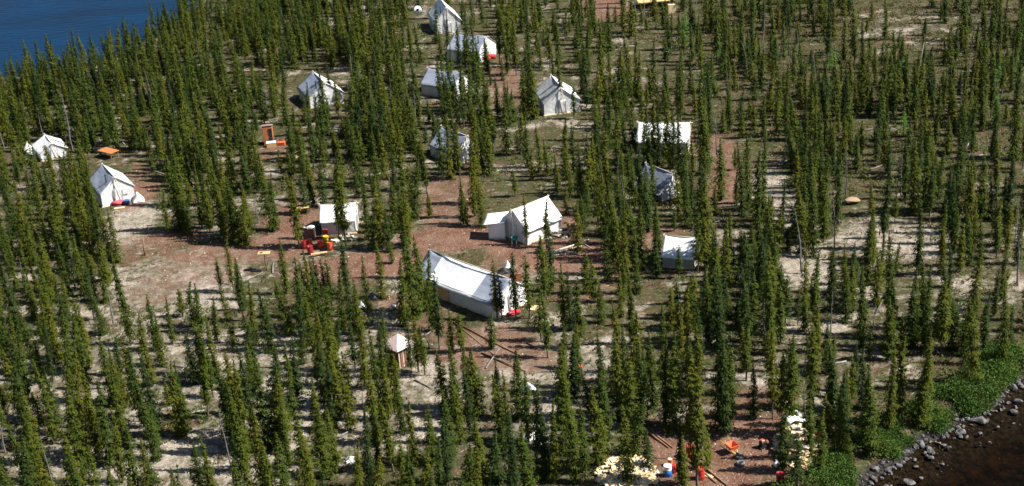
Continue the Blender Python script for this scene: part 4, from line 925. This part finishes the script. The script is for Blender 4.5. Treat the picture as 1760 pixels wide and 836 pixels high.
tufts('dwarf_shrubs', np.stack([x, y, z], 1)[k], rng.uniform(.2, .6, k.sum())**1.2*(1+.6*np.clip((x-12)/22, 0, 1)*np.clip((y-128)/30, 0, 1))[k], 18, .08, 'shrub', 'low green and rusty shrubs covering the forest floor', 'shrubs')
N = 6500; u = rng.random(N); segi = rng.integers(1, len(creek_line)-3, N); cl = np.array(creek_line); a_ = cl[segi]; b_ = cl[segi+1]; t_ = (b_-a_)/np.linalg.norm(b_-a_, axis=1, keepdims=True); nrm = np.stack([-t_[:, 1], t_[:, 0]], 1)
pt = a_+(b_-a_)*u[:, None]; sgn_ = np.where(inside(pt+nrm*1.0, creek_poly), -1, 1)[:, None]; pt = pt + nrm*sgn_*(.3+rng.random((N, 1))**1.5*3.2)
_, dcc = sd_shore(pt); k = (dcc > .2) & (vnoise(pt[:, 0], pt[:, 1], 2.2, 41) > .32); pt = pt[k]; zz_ = ground_z(pt[:, 0], pt[:, 1])
tufts('willow_thicket', np.column_stack([pt, zz_+.1]), rng.uniform(.2, 1.0, len(pt))*(.25+1.2*vnoise(pt[:, 0], pt[:, 1], 1.7, 43)), 44, .045, 'willow', 'bright green willow thicket along the creek bank', 'willows', 1.0)
pts = np.array([list(GP(px, py)) for px, py in ((408, 84), (414, 78), (402, 90), (420, 86), (1325, 65), (1330, 58), (1372, 185), (1335, 120), (1190, 178))]); pts = np.repeat(pts, 5, 0)+rng.normal(size=(45, 3))*np.array([.6, .6, 0])
tufts('rusty_shrubs', pts, np.full(45, .5), 26, .09, 'orange_shrub', 'rusty orange shrub patches in the upper woods', 'shrubs')
N = 7500; x = rng.uniform(-80, 92, N); y = rng.uniform(86, 235, N); z = ground_z(x, y); pq, _ = PROJ(np.stack([x, y, z], 1)); P2 = np.stack([x, y], 1); l_, c_ = sd_shore(P2)
k = (l_ > .6) & (c_ > 2) & (ell(P2, DIRT) < .2) & (vnoise(x, y, 4, 51) > .46-.18*np.maximum(np.clip((x-12)/22, 0, 1)*np.clip((y-128)/30, 0, 1), (c_ < 8))) & (pq[:, 0] > -40) & (pq[:, 0] < W+40) & (pq[:, 1] > -30) & (pq[:, 1] < H+40)
for x0, y0, x1, y1, kk in KEEP: k &= ~((pq[:, 0] > x0-3) & (pq[:, 0] < x1+3) & (pq[:, 1] > y0) & (pq[:, 1] < y1+8))
tufts('birch_scrub', np.stack([x, y, z+.05], 1)[k], rng.uniform(.3, .75, k.sum()), 30, .075, 'scrub', 'knee high green scrub under the trees', 'scrub', 1.0)
lg = []
for _ in range(400):
    px, py = random.uniform(20, 1740), random.uniform(60, 830); p = GP(px, py)
    d1, d2 = sd_shore(np.array([[p.x, p.y]]))
    if min(d1[0], d2[0]) < 2 or any(x0 < px < x1 and y0 < py < y1 for x0, y0, x1, y1, _k in KEEP[:31]): continue
    lg.append(dict(bx=px, by=py, h=random.uniform(1.4, 4), kind='log', p=p))
    if len(lg) == 70: break
byk = {}
for t in lg: d, nm, rel = where(t); byk.setdefault((nm, rel), []).append((d, id(t), t))
for (nm, rel), l in byk.items():
    for i, (_, _, t) in enumerate(sorted(l, key=lambda q: q[:2])):
        a = random.uniform(0, 6.28); e = Vector((math.cos(a), math.sin(a), 0))*t['h']; q = t['p']+e; zq = gz(q.x, q.y)-t['p'].z
        mb = MB().tube([(0, 0, .07), (e.x*.5, e.y*.5, zq*.5+.1), (e.x, e.y, zq+.09)], [.08, .06, .03], 6)
        for k in range(5): u = random.uniform(.3, .95); b_ = a+random.choice((-1, 1))*1.1; o0 = Vector((e.x*u, e.y*u, zq*u+.09)); mb.tube([o0, o0+Vector((math.cos(b_)*.35, math.sin(b_)*.35, .2))], [.015, .006], 3)
        o = mb.build('fallen_log', 'wood_grey'); o.location = t['p']; tag(o, f"weathered fallen log, {ORD[min(i, 19)]} {rel} {nm}", 'log', 'weathered logs lying in the wood')
N = 9000; x = rng.uniform(-80, 92, N); y = rng.uniform(86, 225, N); z = ground_z(x, y); l_, c_ = sd_shore(np.stack([x, y], 1)); k = (l_ > .5) & (c_ > 1); a = rng.uniform(0, 6.28, N)
V, Fq = leaf_quads(np.stack([x, y, z+.05], 1)[k], np.stack([rng.uniform(.15, .7, N), rng.uniform(.012, .03, N)], 1)[k], np.stack([np.cos(a), np.sin(a), np.zeros(N)+rng.normal(size=N)*.1], 1)[k], rng)
me = np_mesh('forest_litter', V, Fq); me.materials.append(M['wood_grey']); o = bpy.data.objects.new('forest_litter', me); COL.objects.link(o); tag(o, 'grey sticks and twigs littering the forest floor', 'litter', kind='stuff')
# boulders along the creek
RB = []
rsx = random.Random(5)
spots = []
for k in range(len(creek_line)-4):
    a_, b_ = creek_line[k+1], creek_line[k+2]; L_ = np.linalg.norm(b_-a_)
    for j in range(int(L_*20)):
        t_ = (b_-a_)/L_; nn = np.array([-t_[1], t_[0]]); q = a_+(b_-a_)*rsx.random()
        if inside(np.array([q+nn]), creek_poly)[0]: nn = -nn
        off_ = rsx.gauss(-.3, .6) if rsx.random() < .66 else rsx.gauss(-1.6, 1.2); p = q+nn*off_
        spots.append((p, rsx.uniform(.10, .42)*(2.1 if rsx.random() < .12 else 1)))
vis = []
for p, s in spots:
    z = gz(p[0], p[1]); pj, _ = PROJ([[p[0], p[1], z]])
    if -10 < pj[0][0] < W+10 and pj[0][1] < H+10: vis.append((pj[0][0], p, s, z, pj[0][1]))
vis.sort(key=lambda q: -q[2]); print('boulders', len(vis))
def put_rock(p, s, z, label, kk, cat='boulder', grp='grey boulders along the creek edge'):
    o = bpy.data.objects.new('boulder', rocks[kk]); COL.objects.link(o); o.location = (p[0], p[1], max(z, WATER_Z-.12)+s*.12); o.scale = (s*rsx.uniform(.9, 1.5), s*rsx.uniform(.8, 1.2), s*rsx.uniform(.6, .95)); o.rotation_euler = (rsx.uniform(-.3, .3), rsx.uniform(-.3, .3), rsx.uniform(0, 6.28)); tag(o, label, cat, grp)
big = sorted(vis[:130], key=lambda q: q[0])
for i, (px_, p, s, z, py_) in enumerate(big):
    size = 'large' if s > .55 else 'middling' if s > .4 else 'small'
    sec = ['lowest', 'lower', 'middle', 'upper', 'uppermost'][min(4, int((py_ < 800)+(py_ < 760)+(py_ < 715)+(py_ < 680)))]
    put_rock(p, s, z, f"{size} grey boulder on the {sec} creek edge, {i+1}{'th' if 10 < (i+1) % 100 < 14 else {1: 'st', 2: 'nd', 3: 'rd'}.get((i+1) % 10, 'th')} boulder from the left", rsx.randrange(7))
mb_v, mb_f, o_ = [], [], 0
rv = np.array([v.co[:] for v in rocks[0].vertices]); rf = np.array([p.vertices[:] for p in rocks[0].polygons])
for _, p, s, z, _2 in vis[130:]:
    a = rsx.uniform(0, 6.28); ss = s*.7; q = rv*ss*np.array([1.2, .9, .7]); q = np.stack([q[:, 0]*math.cos(a)-q[:, 1]*math.sin(a), q[:, 0]*math.sin(a)+q[:, 1]*math.cos(a), q[:, 2]], 1)+np.array([p[0], p[1], z+.05]); mb_v.append(q); mb_f.append(rf+o_); o_ += len(rv)
if mb_v:
    me = np_mesh('creek_stones', np.concatenate(mb_v), np.concatenate(mb_f)); me.materials.append(M['boulder']); o = bpy.data.objects.new('creek_stones', me); COL.objects.link(o); tag(o, 'small stones between the boulders along the creek', 'stones', kind='stuff')
# pebbles, chips and stumps on the clearings
mb_v, mb_f, o_ = [], [], 0
for _ in range(1500):
    px, py = rsx.uniform(150, 1400), rsx.uniform(90, 830); p = G(px, py)
    if ell(np.array([[p.x, p.y]]), DIRT)[0] + ell(np.array([[p.x, p.y]]), PALE)[0] < .3: continue
    s = rsx.uniform(.05, .17); z = gz(p.x, p.y); a = rsx.uniform(0, 6.28); q = rv*s*np.array([1.3, .8, .6]); q = np.stack([q[:, 0]*math.cos(a)-q[:, 1]*math.sin(a), q[:, 0]*math.sin(a)+q[:, 1]*math.cos(a), q[:, 2]], 1)+np.array([p.x, p.y, z+.02]); mb_v.append(q); mb_f.append(rf+o_); o_ += len(rv)
me = np_mesh('loose_stones', np.concatenate(mb_v), np.concatenate(mb_f)); me.materials.append(M['wood_peeled']); o = bpy.data.objects.new('loose_stones', me); COL.objects.link(o); tag(o, 'pale stones and wood chips strewn over the clearings', 'stones', kind='stuff')
